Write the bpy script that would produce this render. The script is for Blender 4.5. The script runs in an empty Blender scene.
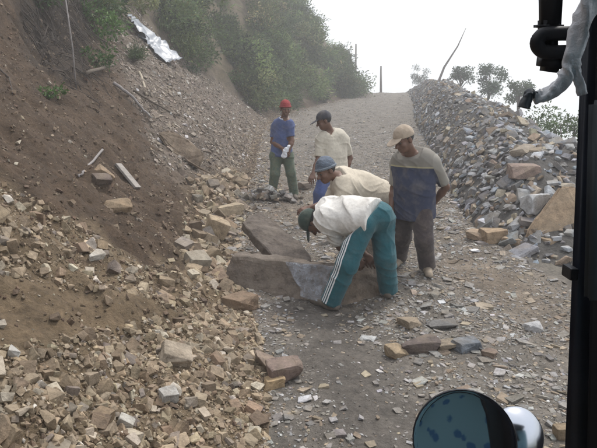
import bpy, bmesh, math, random, time
import numpy as np
from mathutils import Vector, Matrix, Quaternion, noise
from mathutils.bvhtree import BVHTree

T0 = time.time()
random.seed(7)
rng = np.random.default_rng(11)
SC = bpy.context.scene
COL = SC.collection

# ------------------------------------------------------------------ camera, sky, sun, exposure
IW, IH, FPX = 597.0, 448.0, 580.0           # photograph size and focal length in its pixels
CAM_H = 1.80
PITCH = math.atan((224 - 100) / FPX)
CAM = np.array([0.0, 0.0, CAM_H])
cam_data = bpy.data.cameras.new('camera')
cam_data.sensor_fit = 'HORIZONTAL'
cam_data.sensor_width = 36.0
cam_data.lens = 36.0 * FPX / IW
cam_data.clip_start = 0.02
cam_data.clip_end = 5000
cam = bpy.data.objects.new('camera', cam_data)
COL.objects.link(cam)
cam.location = (0, 0, CAM_H)
cam.rotation_euler = (math.pi / 2 - PITCH, 0, 0)
SC.camera = cam

SUN_EL, SUN_AZ = math.radians(58), math.radians(40)   # azimuth measured from +Y towards +X
world = bpy.data.worlds.new('World')
SC.world = world
world.use_nodes = True
nt = world.node_tree
nt.nodes.clear()
wo = nt.nodes.new('ShaderNodeOutputWorld')
bg = nt.nodes.new('ShaderNodeBackground')
sky = nt.nodes.new('ShaderNodeTexSky')
sky.sky_type = 'NISHITA'
sky.sun_disc = False
sky.sun_elevation = SUN_EL
sky.sun_rotation = SUN_AZ
sky.dust_density = 4.0
sky.air_density = 1.0
wm = nt.nodes.new('ShaderNodeMix')
wm.data_type = 'RGBA'
wm.inputs[0].default_value = 0.80            # cloud cover over the clear sky
wm.inputs[7].default_value = (7.3, 7.5, 7.9, 1)
nt.links.new(sky.outputs[0], wm.inputs[6])
nt.links.new(wm.outputs[2], bg.inputs[0])
bg.inputs[1].default_value = 0.10
nt.links.new(bg.outputs[0], wo.inputs[0])

sd = bpy.data.lights.new('sun', 'SUN')
sd.energy = 1.5
sd.angle = math.radians(12)
sd.color = (1.0, 0.96, 0.90)
sun = bpy.data.objects.new('sun', sd)
COL.objects.link(sun)
sun_dir = Vector((math.sin(SUN_AZ) * math.cos(SUN_EL), math.cos(SUN_AZ) * math.cos(SUN_EL), math.sin(SUN_EL)))
sun.rotation_euler = (-sun_dir).to_track_quat('-Z', 'Y').to_euler()

SC.view_settings.view_transform = 'Standard'
SC.view_settings.look = 'None'
SC.view_settings.gamma = 1.0
SC.view_settings.exposure = 0.98
SC.render.engine = 'CYCLES'
SC.cycles.max_bounces = 6
SC.cycles.diffuse_bounces = 3
SC.cycles.volume_bounces = 4
SC.cycles.transparent_max_bounces = 12
SC.cycles.use_denoising = True

# ------------------------------------------------------------------ pixels and rays
CP, SP = math.cos(PITCH), math.sin(PITCH)
def ray(px, py):
    X = (px - IW / 2) / FPX
    Y = (py - IH / 2) / FPX
    return np.array([X, CP - Y * SP, -SP - Y * CP])
def P(px, py, d):
    r = ray(px, py)
    return Vector(CAM + r * (d / r[1]))
def project(V):
    V = np.asarray(V, dtype=float).reshape(-1, 3) - CAM
    dep = V[:, 1] * CP - V[:, 2] * SP
    up = V[:, 1] * SP + V[:, 2] * CP
    dd = np.where(dep > 0.05, dep, 0.05)
    px = IW / 2 + FPX * V[:, 0] / dd
    py = IH / 2 - FPX * up / dd
    px = np.where(dep > 0.05, px, -9999)
    return px, py, dep
def in_poly(px, py, poly):
    n = len(poly)
    r = np.zeros(px.shape, bool)
    j = n - 1
    for i in range(n):
        xi, yi = poly[i]; xj, yj = poly[j]
        c = ((yi > py) != (yj > py)) & (px < (xj - xi) * (py - yi) / ((yj - yi) if yj != yi else 1e-9) + xi)
        r ^= c
        j = i
    return r

# ------------------------------------------------------------------ tags and mesh helpers
def tag(o, label=None, cat=None, group=None, kind=None):
    if label: o['label'] = label
    if cat: o['category'] = cat
    if group: o['group'] = group
    if kind: o['kind'] = kind
    return o
def link(o, parent=None):
    COL.objects.link(o)
    if parent is not None:
        o.parent = parent
    return o
def empty(name, loc=(0, 0, 0)):
    o = bpy.data.objects.new(name, None)
    o.empty_display_size = 0.1
    COL.objects.link(o)
    o.location = loc
    return o
def np_mesh(name, V, F, mat=None, smooth=False, col=None, mats=None):
    """V (n,3), F either (m,k) array or list of faces"""
    me = bpy.data.meshes.new(name)
    V = np.asarray(V, dtype=np.float32)
    me.vertices.add(len(V))
    me.vertices.foreach_set('co', V.ravel())
    if isinstance(F, np.ndarray):
        m, k = F.shape
        me.loops.add(m * k)
        me.loops.foreach_set('vertex_index', F.astype(np.int32).ravel())
        me.polygons.add(m)
        me.polygons.foreach_set('loop_start', np.arange(0, m * k, k, dtype=np.int32))
        me.polygons.foreach_set('loop_total', np.full(m, k, np.int32))
    else:
        m = len(F)
        tot = np.array([len(f) for f in F], np.int32)
        flat = np.array([i for f in F for i in f], np.int32)
        me.loops.add(len(flat))
        me.loops.foreach_set('vertex_index', flat)
        me.polygons.add(m)
        st = np.zeros(m, np.int32); st[1:] = np.cumsum(tot)[:-1]
        me.polygons.foreach_set('loop_start', st)
        me.polygons.foreach_set('loop_total', tot)
    me.polygons.foreach_set('use_smooth', np.full(m, bool(smooth)))
    if col is not None:
        a = me.attributes.new('Col', 'FLOAT_COLOR', 'POINT')
        c4 = np.ones((len(V), 4), np.float32); c4[:, :3] = col
        a.data.foreach_set('color', c4.ravel())
    me.update(calc_edges=True)
    me.validate()
    if mat is not None:
        me.materials.append(mat)
    return me
def obj(name, me, parent=None, loc=None):
    o = bpy.data.objects.new(name, me)
    link(o, parent)
    if loc is not None:
        o.location = loc
    return o
def part(name, V, F, mat, parent, smooth=False, col=None):
    """mesh given in world coordinates, parented to an Empty that is only translated (or to a part of it)"""
    off = Vector((0, 0, 0)); q = parent
    while q is not None:
        off += q.location; q = q.parent
    V = np.asarray(V, dtype=np.float64) - np.array(off)
    return obj(name, np_mesh(name, V, F, mat, smooth, col), parent)
def tube(pts, rad, seg=8, cap=True):
    pts = [Vector(p) for p in pts]
    n = len(pts)
    if not hasattr(rad, '__len__'):
        rad = [rad] * n
    V, F = [], []
    ref = Vector((0.3, 0.2, 1)).normalized()
    for i, p in enumerate(pts):
        t = (pts[min(i + 1, n - 1)] - pts[max(i - 1, 0)]).normalized()
        a = t.cross(ref)
        if a.length < 0.1: a = t.cross(Vector((1, 0, 0)))
        a.normalize(); bb = t.cross(a)
        for k in range(seg):
            an = 2 * math.pi * k / seg
            V.append(p + (a * math.cos(an) + bb * math.sin(an)) * rad[i])
    for i in range(n - 1):
        for k in range(seg):
            k2 = (k + 1) % seg
            F.append((i * seg + k, i * seg + k2, (i + 1) * seg + k2, (i + 1) * seg + k))
    if cap:
        F.append(tuple(range(seg - 1, -1, -1)))
        F.append(tuple((n - 1) * seg + k for k in range(seg)))
    return [tuple(v) for v in V], F
def merge(parts):
    V, F = [], []
    for v, f in parts:
        o = len(V)
        V += list(v)
        F += [tuple(i + o for i in q) for q in f]
    return V, F
def box(c, ax, ay, az, sx, sy, sz, bev=0.0):
    """oriented box, optionally bevelled"""
    bm = bmesh.new()
    bmesh.ops.create_cube(bm, size=1)
    for v in bm.verts:
        v.co = Vector((v.co.x * sx, v.co.y * sy, v.co.z * sz))
    if bev > 0:
        bmesh.ops.bevel(bm, geom=list(bm.edges), offset=bev, segments=2, affect='EDGES', profile=0.6)
    c, ax, ay, az = Vector(c), Vector(ax).normalized(), Vector(ay).normalized(), Vector(az).normalized()
    bm.verts.index_update()
    V = [tuple(c + ax * v.co.x + ay * v.co.y + az * v.co.z) for v in bm.verts]
    F = [tuple(v.index for v in f.verts) for f in bm.faces]
    bm.free()
    return V, F
def fbm(x, y, z, oct=4, H=0.9, lac=2.1):
    return noise.fractal(Vector((x, y, z)), H, lac, oct)

# ------------------------------------------------------------------ materials
def new_mat(name):
    m = bpy.data.materials.new(name)
    m.use_nodes = True
    n = m.node_tree
    n.nodes.clear()
    out = n.nodes.new('ShaderNodeOutputMaterial')
    bs = n.nodes.new('ShaderNodeBsdfPrincipled')
    n.links.new(bs.outputs[0], out.inputs[0])
    return m, n, bs, out
def nd(n, t, **kw):
    x = n.nodes.new(t)
    for k, v in kw.items():
        setattr(x, k, v)
    return x
def texnoise(n, co, scale, detail=4, rough=0.55):
    x = nd(n, 'ShaderNodeTexNoise')
    x.inputs['Scale'].default_value = scale
    x.inputs['Detail'].default_value = detail
    x.inputs['Roughness'].default_value = rough
    if co is not None: n.links.new(co, x.inputs['Vector'])
    return x
def maprange(n, src, a, b2, c, d):
    x = nd(n, 'ShaderNodeMapRange')
    for i, v in enumerate((a, b2, c, d)):
        x.inputs[1 + i].default_value = v
    n.links.new(src, x.inputs[0])
    return x.outputs[0]
def mulcol(n, colsock, facsock):
    x = nd(n, 'ShaderNodeVectorMath', operation='SCALE')
    n.links.new(colsock, x.inputs[0])
    n.links.new(facsock, x.inputs['Scale'])
    return x.outputs[0]
def mixc(n, fac, a, b2, blend='MIX'):
    x = nd(n, 'ShaderNodeMix', data_type='RGBA', blend_type=blend)
    for s, v in ((0, fac), (6, a), (7, b2)):
        if hasattr(v, 'links'): n.links.new(v, x.inputs[s])
        elif s == 0: x.inputs[0].default_value = v
        else: x.inputs[s].default_value = (*v, 1) if len(v) == 3 else v
    return x.outputs[2]
def bump(n, bs, h, strength=0.5, dist=0.02):
    x = nd(n, 'ShaderNodeBump')
    x.inputs['Strength'].default_value = strength
    x.inputs['Distance'].default_value = dist
    n.links.new(h, x.inputs['Height'])
    n.links.new(x.outputs[0], bs.inputs['Normal'])
def m_rock(name, source, dust=(0.25, 0.20, 0.14)):
    """source 'obj': the object's own colour; 'attr': colour stored per stone"""
    m, n, bs, out = new_mat(name)
    tc = nd(n, 'ShaderNodeTexCoord')
    geo = nd(n, 'ShaderNodeNewGeometry')
    if source == 'obj':
        oi = nd(n, 'ShaderNodeObjectInfo'); base = oi.outputs['Color']
    else:
        at = nd(n, 'ShaderNodeAttribute', attribute_name='Col'); base = at.outputs['Color']
    pos = geo.outputs['Position']
    n1 = texnoise(n, pos, 14, 5, 0.62)
    n2 = texnoise(n, pos, 60, 4, 0.6)
    f = nd(n, 'ShaderNodeMath', operation='ADD')
    n.links.new(maprange(n, n1.outputs[0], 0.3, 0.7, 0.62, 1.25), f.inputs[0])
    n.links.new(maprange(n, n2.outputs[0], 0.3, 0.7, -0.2, 0.2), f.inputs[1])
    c = mulcol(n, base, f.outputs[0])
    n3 = texnoise(n, pos, 5.0, 3)
    c = mixc(n, maprange(n, n3.outputs[0], 0.42, 0.68, 0.0, 0.5), c, dust)
    n.links.new(c, bs.inputs['Base Color'])
    bs.inputs['Roughness'].default_value = 0.82
    bs.inputs['Specular IOR Level'].default_value = 0.35
    h = nd(n, 'ShaderNodeMath', operation='MULTIPLY_ADD')
    n.links.new(n2.outputs[0], h.inputs[0]); h.inputs[1].default_value = 0.4
    n.links.new(n1.outputs[0], h.inputs[2])
    bump(n, bs, h.outputs[0], 0.6, 0.02)
    return m
def m_soil(name):
    m, n, bs, out = new_mat(name)
    at = nd(n, 'ShaderNodeAttribute', attribute_name='Col')
    wet = nd(n, 'ShaderNodeAttribute', attribute_name='wet')
    geo = nd(n, 'ShaderNodeNewGeometry')
    pos = geo.outputs['Position']
    n1 = texnoise(n, pos, 3.0, 6, 0.62)
    n2 = texnoise(n, pos, 24, 6, 0.7)
    n3 = texnoise(n, pos, 110, 3, 0.6)
    f = nd(n, 'ShaderNodeMath', operation='MULTIPLY')
    n.links.new(maprange(n, n1.outputs[0], 0.28, 0.72, 0.58, 1.34), f.inputs[0])
    n.links.new(maprange(n, n2.outputs[0], 0.25, 0.75, 0.62, 1.34), f.inputs[1])
    c = mulcol(n, at.outputs['Color'], f.outputs[0])
    n.links.new(c, bs.inputs['Base Color'])
    r = nd(n, 'ShaderNodeMath', operation='MULTIPLY_ADD')
    n.links.new(wet.outputs['Fac'], r.inputs[0]); r.inputs[1].default_value = -0.55; r.inputs[2].default_value = 0.95
    n.links.new(r.outputs[0], bs.inputs['Roughness'])
    bs.inputs['Specular IOR Level'].default_value = 0.3
    h = nd(n, 'ShaderNodeMath', operation='MULTIPLY_ADD')
    n.links.new(n3.outputs[0], h.inputs[0]); h.inputs[1].default_value = 0.3
    n.links.new(n2.outputs[0], h.inputs[2])
    bump(n, bs, h.outputs[0], 0.8, 0.05)
    return m
def m_leaf(name):
    m, n, bs, out = new_mat(name)
    at = nd(n, 'ShaderNodeAttribute', attribute_name='Col')
    n.links.new(at.outputs['Color'], bs.inputs['Base Color'])
    bs.inputs['Roughness'].default_value = 0.6
    bs.inputs['Specular IOR Level'].default_value = 0.3
    tr = nd(n, 'ShaderNodeBsdfTranslucent')
    n.links.new(at.outputs['Color'], tr.inputs[0])
    mx = nd(n, 'ShaderNodeMixShader'); mx.inputs[0].default_value = 0.3
    n.links.new(bs.outputs[0], mx.inputs[1]); n.links.new(tr.outputs[0], mx.inputs[2])
    n.links.new(mx.outputs[0], out.inputs[0])
    return m
def m_plain(name, colr, rough=0.6, metal=0.0, var=0.25, scale=30, bumpk=0.2, spec=0.5):
    m, n, bs, out = new_mat(name)
    geo = nd(n, 'ShaderNodeNewGeometry')
    n1 = texnoise(n, geo.outputs['Position'], scale, 5, 0.6)
    rgb = nd(n, 'ShaderNodeRGB'); rgb.outputs[0].default_value = (*colr, 1)
    c = mulcol(n, rgb.outputs[0], maprange(n, n1.outputs[0], 0.25, 0.75, 1 - var, 1 + var))
    n.links.new(c, bs.inputs['Base Color'])
    bs.inputs['Roughness'].default_value = rough
    bs.inputs['Metallic'].default_value = metal
    bs.inputs['Specular IOR Level'].default_value = spec
    if bumpk > 0:
        bump(n, bs, n1.outputs[0], bumpk, 0.01)
    return m
def m_cloth(name, colr, dirt=(0.30, 0.25, 0.19), dirtk=0.35, second=None, rough=0.9):
    m, n, bs, out = new_mat(name)
    tc = nd(n, 'ShaderNodeTexCoord')
    geo = nd(n, 'ShaderNodeNewGeometry'); pos = geo.outputs['Position']
    n1 = texnoise(n, pos, 9, 4, 0.6)
    n2 = texnoise(n, pos, 300, 2, 0.5)
    n3 = texnoise(n, pos, 28, 4, 0.6)
    c = mixc(n, maprange(n, n1.outputs[0], 0.45, 0.75, 0.0, dirtk), colr, dirt)
    if second is not None:
        c = mixc(n, maprange(n, n3.outputs[0], 0.52, 0.6, 0.0, 0.7), c, second)
    c2 = mulcol(n, c, maprange(n, n3.outputs[0], 0.25, 0.75, 0.86, 1.12))
    n.links.new(c2, bs.inputs['Base Color'])
    bs.inputs['Roughness'].default_value = rough
    bs.inputs['Specular IOR Level'].default_value = 0.2
    bs.inputs['Sheen Weight'].default_value = 0.15
    h = nd(n, 'ShaderNodeMath', operation='MULTIPLY_ADD')
    n.links.new(n2.outputs[0], h.inputs[0]); h.inputs[1].default_value = 0.15
    n.links.new(n3.outputs[0], h.inputs[2])
    bump(n, bs, h.outputs[0], 0.35, 0.015)
    return m

M_ROCK = m_rock('rock', 'obj')
M_ROCKS = m_rock('rock_scatter', 'attr')
M_SOIL = m_soil('soil')
M_ROCKD = m_rock('dark_slab_rock', 'obj', (.19, .16, .13))
M_LEAF = m_leaf('leaf')
M_BARK = m_plain('bark', (0.10, 0.08, 0.06), 0.9, 0, 0.35, 20, 0.5)
M_GREYWOOD = m_plain('grey_wood', (0.22, 0.20, 0.19), 0.85, 0, 0.3, 25, 0.4)
M_ROOT = m_plain('root', (.048, .036, .028), 0.9, 0, 0.4, 15, 0.3)
M_SKIN = m_plain('skin', (.135, .068, .043), 0.5, 0, 0.16, 25, 0.1, 0.4)
M_HAIR = m_plain('hair', (0.012, 0.010, 0.010), 0.6, 0, 0.3, 90, 0.5)
M_EYE = m_plain('eye', (0.05, 0.04, 0.035), 0.25, 0, 0.1, 30, 0)

# ------------------------------------------------------------------ the lie of the land
def _smooth_tab(pts, lo=-12.0, hi=80.0, step=0.1, win=9):
    ys = np.arange(lo, hi, step)
    p = np.array(pts)
    v = np.interp(ys, p[:, 0], p[:, 1])
    for _ in range(2):
        vp = np.pad(v, win, mode='edge')
        v = np.convolve(vp, np.ones(2 * win + 1) / (2 * win + 1), 'valid')
    return lambda y: np.interp(y, ys, v)
def base(y):
    y = np.asarray(y, float)
    z = 0.057 * np.log1p(np.exp(np.clip((y - 6.0) / 0.8, -30, 30))) * 0.8
    z = np.where((y - 6) / 0.8 > 30, 0.057 * (y - 6), z)
    over = np.clip(y - 46.5, 0, None)
    return z - 0.012 * np.minimum(over, 10) ** 2 * 1.0 - np.clip(over - 10, 0, None) * 0.2
XL = _smooth_tab([(-12, -0.9), (0, -0.35), (2, -0.16), (3.2, -0.12), (4.5, -0.30), (5.2, -.5), (6.5, -.85), (8, -.9), (10, -.9), (12, -.9), (16, -1.1),
                  (21, -1.2), (25, -.8), (28.5, -.2), (33.5, 1.3), (42.6, 4.3), (46, 5.2), (49, 5.2), (56, 1), (80, -14)])
XR = _smooth_tab([(-12, 2.4), (4, 2.75), (5.5, 2.75), (7.2, 2.25), (8.5, 2.45), (10.6, 2.75), (15.1, 3.45), (20, 4.1), (26, 5.1), (34, 6.6), (45, 8.4), (56, 9.5), (80, 12)])
T1 = _smooth_tab([(-12, .62), (2, .66), (6, .74), (9, .78), (13, .86), (15, .95), (19, .85), (22, .7), (30, .8), (60, .9)], win=14)
U1 = _smooth_tab([(-12, 3.6), (4, 3.3), (7, 2.9), (10, 2.75), (13, 3.1), (15.5, 3.3), (19, 2.2), (22, 1.3), (30, .5), (60, .4)], win=12)
T2 = _smooth_tab([(-12, 1.0), (5, 1.2), (7.5, 2.0), (11, 2.3), (14, 1.7), (18, 1.5), (30, 1.5), (60, 1.45)], win=14)
HMAX = _smooth_tab([(-12, 7), (12, 9), (20, 12), (46, 12), (50, 9), (55, 2), (60, 0), (80, 0)], win=12)
PILE = _smooth_tab([(-12, 0), (6.2, 0.0), (7.0, .5), (8.0, .88), (10, 1.0), (13, 1.12), (20, 1.28), (27, 1.38), (33, 1.32), (40, 1.15), (46, .8), (52, 0), (80, 0)], win=6)
def bank(u, y):
    t1, u1, t2, hm = T1(y), U1(y), T2(y), HMAX(y)
    soft = 0.25
    lo = t1 * np.where(u < soft, u * u / (2 * soft), u - soft / 2)
    hi = (t2 - t1) * np.where(u > u1, np.where(u - u1 < .5, (u - u1) ** 2, (u - u1) - .25), 0)
    h = lo + hi
    return np.where(h > hm * .8, hm * .8 + (h - hm * .8) * .3, h)
def land_z(x, y, detail=True):
    """height of the bare land (no stone pile) at one point, with relief"""
    b0 = float(base(y)); xl = float(XL(y)); xr = float(XR(y))
    if x < xl:
        u = xl - x
        z = b0 + float(bank(u, y))
        a = min(1, u / 0.6)
        steep = min(1.0, max(0.0, (u - float(U1(y))) / 0.6))
        if detail:
            z += a * (0.20 * fbm(x * .7, y * .7, 1.3) + 0.10 * fbm(x * 2.3, y * 2.3, 4.1) + 0.045 * fbm(x * 7, y * 7, 2.0))
            z += a * .07 * fbm(y * 3.2 + x * .8, x * .5 + y * .3, 3.3, 3)
            z += steep * max(0, 1 - abs(y - 9.5) / 4.5) * .45 * fbm(y * 2.6, x * .3, 6.1, 4)
            z += steep * (0.5 * fbm(x * .35, y * .35, 7.7, 3) + .16 * fbm(x * 1.6, y * 1.6, 3.7, 3))
        return z
    if x <= xr:
        z = b0
        if detail:
            f = (x - xl) / (xr - xl)
            z += 0.045 * fbm(x * 1.1, y * .8, 9.1) + 0.018 * fbm(x * 5, y * 5, 5.5)
            z -= 0.05 * math.exp(-((f - .28) / .1) ** 2) + 0.04 * math.exp(-((f - .75) / .1) ** 2)   # wheel ruts
        return z
    w = x - xr
    z = b0
    if w > 1.8:
        z = b0 - 0.72 * (w - 1.8)
        z = max(z, -24 + 0.0 * w)
    if detail:
        z += 0.05 * fbm(x * 1.1, y * .8, 9.1) + (0.3 * fbm(x * .2, y * .2, 2.0) if w > 2.2 else 0)
    return z

def grid_obj(xs_rows, ys, zfun):
    n, m = len(ys), len(xs_rows[0])
    V = np.zeros((n, m, 3))
    for i, y in enumerate(ys):
        for j, x in enumerate(xs_rows[i]):
            V[i, j] = (x, y, zfun(x, y))
    idx = np.arange(n * m).reshape(n, m)
    F = np.stack([idx[:-1, :-1], idx[:-1, 1:], idx[1:, 1:], idx[1:, :-1]], -1).reshape(-1, 4)
    return V.reshape(-1, 3), F

def geo_steps(a, b, s0, g):
    r = [a]; s = s0
    while r[-1] < b:
        r.append(r[-1] + s); s *= g
    return r
ys = np.array([-9, -6, -4, -2.5, -1.2, -.4, .2] + list(np.arange(.7, 8, .055)) + geo_steps(8, 62, .06, 1.009) + [64, 67, 71, 75])
us = np.array(geo_steps(0, 4.4, .05, 1.006) + geo_steps(4.5, 14, .12, 1.04) + [16, 20, 28, 45, 90, 200])
rf = np.linspace(0, 1, 64)
ws = np.array([0, .15, .3, .5, .75, 1, 1.3, 1.6, 1.9, 2.2, 2.7, 3.3, 4, 5, 6, 8, 10, 13, 16, 20, 26, 34, 45, 70, 140, 300, 700])
rowsL = [XL(y) - us[::-1] for y in ys]
rowsM = [XL(y) + (XR(y) - XL(y)) * rf for y in ys]
rowsR = [XR(y) + ws for y in ys]
VL, FL = grid_obj(rowsL, ys, land_z)
VM, FM = grid_obj(rowsM, ys, land_z)
VR, FR = grid_obj(rowsR, ys, land_z)

# zones, read off the photograph on the slope itself
Z_RUB1 = [(-400, 352), (20, 348), (90, 330), (150, 322), (205, 318), (232, 286), (262, 298), (300, 318), (312, 350), (300, 400), (285, 470), (240, 700), (-400, 900)]
Z_RUB2 = [(-300, 120), (-60, 170), (0, 182), (60, 212), (105, 244), (150, 268), (200, 286), (205, 322), (120, 290), (60, 288), (0, 276), (-100, 268), (-300, 260)]
Z_TOE = [(190, 178), (240, 172), (256, 196), (250, 228), (256, 262), (228, 292), (196, 292), (176, 244), (194, 214)]
Z_SCREE = [(112, -30), (150, 28), (170, 45), (215, 80), (268, 118), (248, 150), (240, 182), (196, 184), (158, 165), (138, 112), (122, 72), (105, 20)]
def blur_mask(V, poly):
    px, py, dep = project(V)
    j = np.array([noise.noise(Vector((v[0] * 2.2, v[1] * 2.2, v[2] * 2.2))) + .5 * noise.noise(Vector((v[0] * 6, v[1] * 6, v[2] * 6))) for v in V]) * 0.34
    s = FPX / np.maximum(dep, .5)
    acc = np.zeros(len(V))
    for k in range(8):
        a = k * math.pi / 4
        acc += in_poly(px + j * s + math.cos(a) * 9, py - j * s * .6 + math.sin(a) * 9, poly)
    return acc / 8
EARTH = np.array([.084, .057, .037]); TAN = np.array([.175, .130, .082]); SCREE = np.array([.155, .125, .10])
VEGSOIL = np.array([.13, .105, .068]); ROADC = np.array([.185, .165, .140]); MUD = np.array([.125, .110, .094]); WARM = np.array([.215, .170, .125])
def soil_attrs(me, wet):
    a = me.attributes.new('wet', 'FLOAT', 'POINT')
    a.data.foreach_set('value', np.asarray(wet, np.float32))
# hillside colours
mR = np.maximum(blur_mask(VL, Z_RUB1), np.maximum(blur_mask(VL, Z_RUB2), blur_mask(VL, Z_TOE)))[:, None]
mS = blur_mask(VL, Z_SCREE)[:, None]
uL = XL(VL[:, 1]) - VL[:, 0]
mV = np.clip((uL - U1(VL[:, 1]) + .1) / .5, 0, 1)[:, None] * np.clip((VL[:, 1] - 11.5) / 3, 0, 1)[:, None]
Z_LOWER = [(-500, 130), (-60, 176), (0, 188), (60, 218), (105, 248), (150, 272), (205, 292), (240, 300), (310, 340), (300, 700), (-500, 900)]
Z_HUMUS = [(14, -60), (92, -60), (90, 58), (76, 90), (58, 84), (40, 66), (22, 36)]
mLo = blur_mask(VL, Z_LOWER)[:, None]; mHu = blur_mask(VL, Z_HUMUS)[:, None]
cL = EARTH * np.ones((len(VL), 1))
cL = cL * (1 - mLo) + np.array([.150, .108, .066]) * mLo
cL = cL * (1 - mHu * .8) + np.array([.040, .031, .024]) * mHu * .8
cL = cL * (1 - mV) + VEGSOIL * mV
cL = cL * (1 - mS) + SCREE * mS
cL = cL * (1 - mR * .8) + TAN * mR * .8
hillside = obj('hillside', np_mesh('hillside', VL, FL, M_SOIL, True, cL)); tag(hillside, kind='structure')
soil_attrs(hillside.data, np.zeros(len(VL)))
# road colours: damp mud in the wheel track, warm dirt beyond the men
fM = (VM[:, 0] - XL(VM[:, 1])) / (XR(VM[:, 1]) - XL(VM[:, 1]))
mud = np.exp(-((fM - .19 - .02 * np.sin(VM[:, 1])) / .13) ** 2) * np.clip((5.8 - VM[:, 1]) / 1.0, 0, 1)
warm = np.exp(-((VM[:, 1] - 9.0) / 2.6) ** 2) * .8
warm2 = np.exp(-((fM - .8) / .15) ** 2 - ((VM[:, 1] - 5.6) / 1.2) ** 2)
cM = ROADC * np.ones((len(VM), 1))
cM = cM * (1 - warm[:, None] * .6) + WARM * warm[:, None] * .6
cM = cM * (1 - warm2[:, None] * .8) + WARM * warm2[:, None] * .8
eM = np.exp(-(VM[:, 0] - XL(VM[:, 1])) / .45)[:, None] * (VM[:, 1] > 4.5)[:, None]
cM = cM * (1 - eM * .85) + SCREE * 1.05 * eM * .85
cM = cM * (1 - mud[:, None]) + MUD * mud[:, None]
road = obj('road', np_mesh('road', VM, FM, M_SOIL, True, cM)); tag(road, kind='structure')
soil_attrs(road.data, np.clip(mud * .9 + .1, 0, 1))
cR = np.array([.09, .10, .05]) * np.ones((len(VR), 1))
near = np.clip(1 - (VR[:, 0] - XR(VR[:, 1])) / 2.0, 0, 1)[:, None]
cR = cR * (1 - near) + ROADC * near
valley = obj('valley_ground', np_mesh('valley_ground', VR, FR, M_SOIL, True, cR)); tag(valley, kind='structure')
soil_attrs(valley.data, np.zeros(len(VR)))
# land beyond, in the valley mist
q = 900.0
far = obj('valley_floor', np_mesh('valley_floor', [(-q, -q, -26), (q, -q, -26), (q, q, -26), (-q, q, -26)], np.array([[0, 1, 2, 3]]), M_SOIL, False, [(.08, .09, .05)] * 4))
tag(far, kind='structure'); soil_attrs(far.data, np.zeros(4))

LAND_V = np.concatenate([VL, VM, VR]); LAND_F = np.concatenate([FL, FM + len(VL), FR + len(VL) + len(VM)])
LAND = BVHTree.FromPolygons(LAND_V.tolist(), LAND_F.tolist())
def hit(px, py, tree=None):
    r = Vector(ray(px, py)).normalized()
    loc, nor, i, d = (tree or LAND).ray_cast(Vector(CAM), r, 400)
    if loc is None:
        return None, None
    if nor.z < 0: nor = -nor
    return loc, nor
def ground(x, y):
    loc, nor, i, d = LAND.ray_cast(Vector((x, y, 60)), Vector((0, 0, -1)), 200)
    return loc.z if loc else float(base(y))

# ------------------------------------------------------------------ stones
def rock_proto(seed, flat=1.0, n_extra=2, boxy=0.8, chamfer=0.0):
    r = random.Random(seed)
    pts = []
    for sx in (-1, 1):
        for sy in (-1, 1):
            for sz in (-1, 1):
                if r.random() < boxy:
                    pts.append(Vector((sx * r.uniform(.72, 1), sy * r.uniform(.72, 1), sz * r.uniform(.75, 1))))
                else:
                    pts.append(Vector((sx * r.uniform(.2, .95), sy * r.uniform(.2, .95), sz * r.uniform(.2, .9))))
    for _ in range(n_extra):
        v = Vector((r.gauss(0, 1), r.gauss(0, 1), r.gauss(0, 1))).normalized()
        m = max(abs(v.x), abs(v.y), abs(v.z))
        pts.append(v / m * r.uniform(.85, 1.02) * .92)
    if chamfer:
        new = []
        for p in pts[:8]:
            for k in range(3):
                q_ = p.copy(); q_[k] *= 1 - r.uniform(.06, chamfer); new.append(q_)
        pts = new + pts[8:]
    bm = bmesh.new()
    for p in pts:
        bm.verts.new((p.x * .5, p.y * .5, p.z * .5 * flat))
    bmesh.ops.convex_hull(bm, input=bm.verts)
    for v in [v for v in bm.verts if not v.link_faces]:
        bm.verts.remove(v)
    bmesh.ops.triangulate(bm, faces=bm.faces)
    bmesh.ops.recalc_face_normals(bm, faces=bm.faces)
    bm.verts.index_update()
    V = np.array([v.co[:] for v in bm.verts]); F = np.array([[v.index for v in f.verts] for f in bm.faces])
    bm.free()
    V -= V.mean(0)
    return V, F
PROTO = [rock_proto(100 + i, 1.0, (0, 1, 0, 2)[i % 4], (.9, .75, .5)[i % 3], .42) for i in range(26)]
CHIP = [rock_proto(300 + i, 1.0, i % 2, .55) for i in range(16)]
PROTO_ME = [np_mesh('stone', v, f, M_ROCK) for v, f in PROTO]

def rand_rot(nor, tilt, g=rng):
    """rotation whose z axis leans away from the normal by up to tilt"""
    z = Vector(nor).normalized()
    j = Vector((g.normal(), g.normal(), g.normal())) * tilt * .6
    z = (z + j).normalized()
    a = Vector((g.normal(), g.normal(), g.normal()))
    x = a.cross(z).normalized()
    y = z.cross(x)
    return np.array([x, y, z]).T
class Scatter:
    def __init__(s, V, F):
        s.V, s.F = np.asarray(V), np.asarray(F)
        a, b, c, d = (s.V[s.F[:, k]] for k in range(4))
        nr = np.cross(c - a, d - b)
        s.area = np.linalg.norm(nr, axis=1) / 2
        s.nor = nr / (2 * s.area[:, None] + 1e-12)
        s.nor *= np.sign(s.nor[:, 2:3] + 1e-9)
    def sample(s, n, weight=None):
        w = s.area if weight is None else s.area * weight
        w = w / w.sum()
        i = rng.choice(len(s.F), n, p=w)
        f = s.F[i]
        u, v = rng.random((n, 1)), rng.random((n, 1))
        p = (s.V[f[:, 0]] * (1 - u) + s.V[f[:, 1]] * u) * (1 - v) + (s.V[f[:, 3]] * (1 - u) + s.V[f[:, 2]] * u) * v
        return p, s.nor[i]
    def centers(s):
        return s.V[s.F].mean(1)
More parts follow.
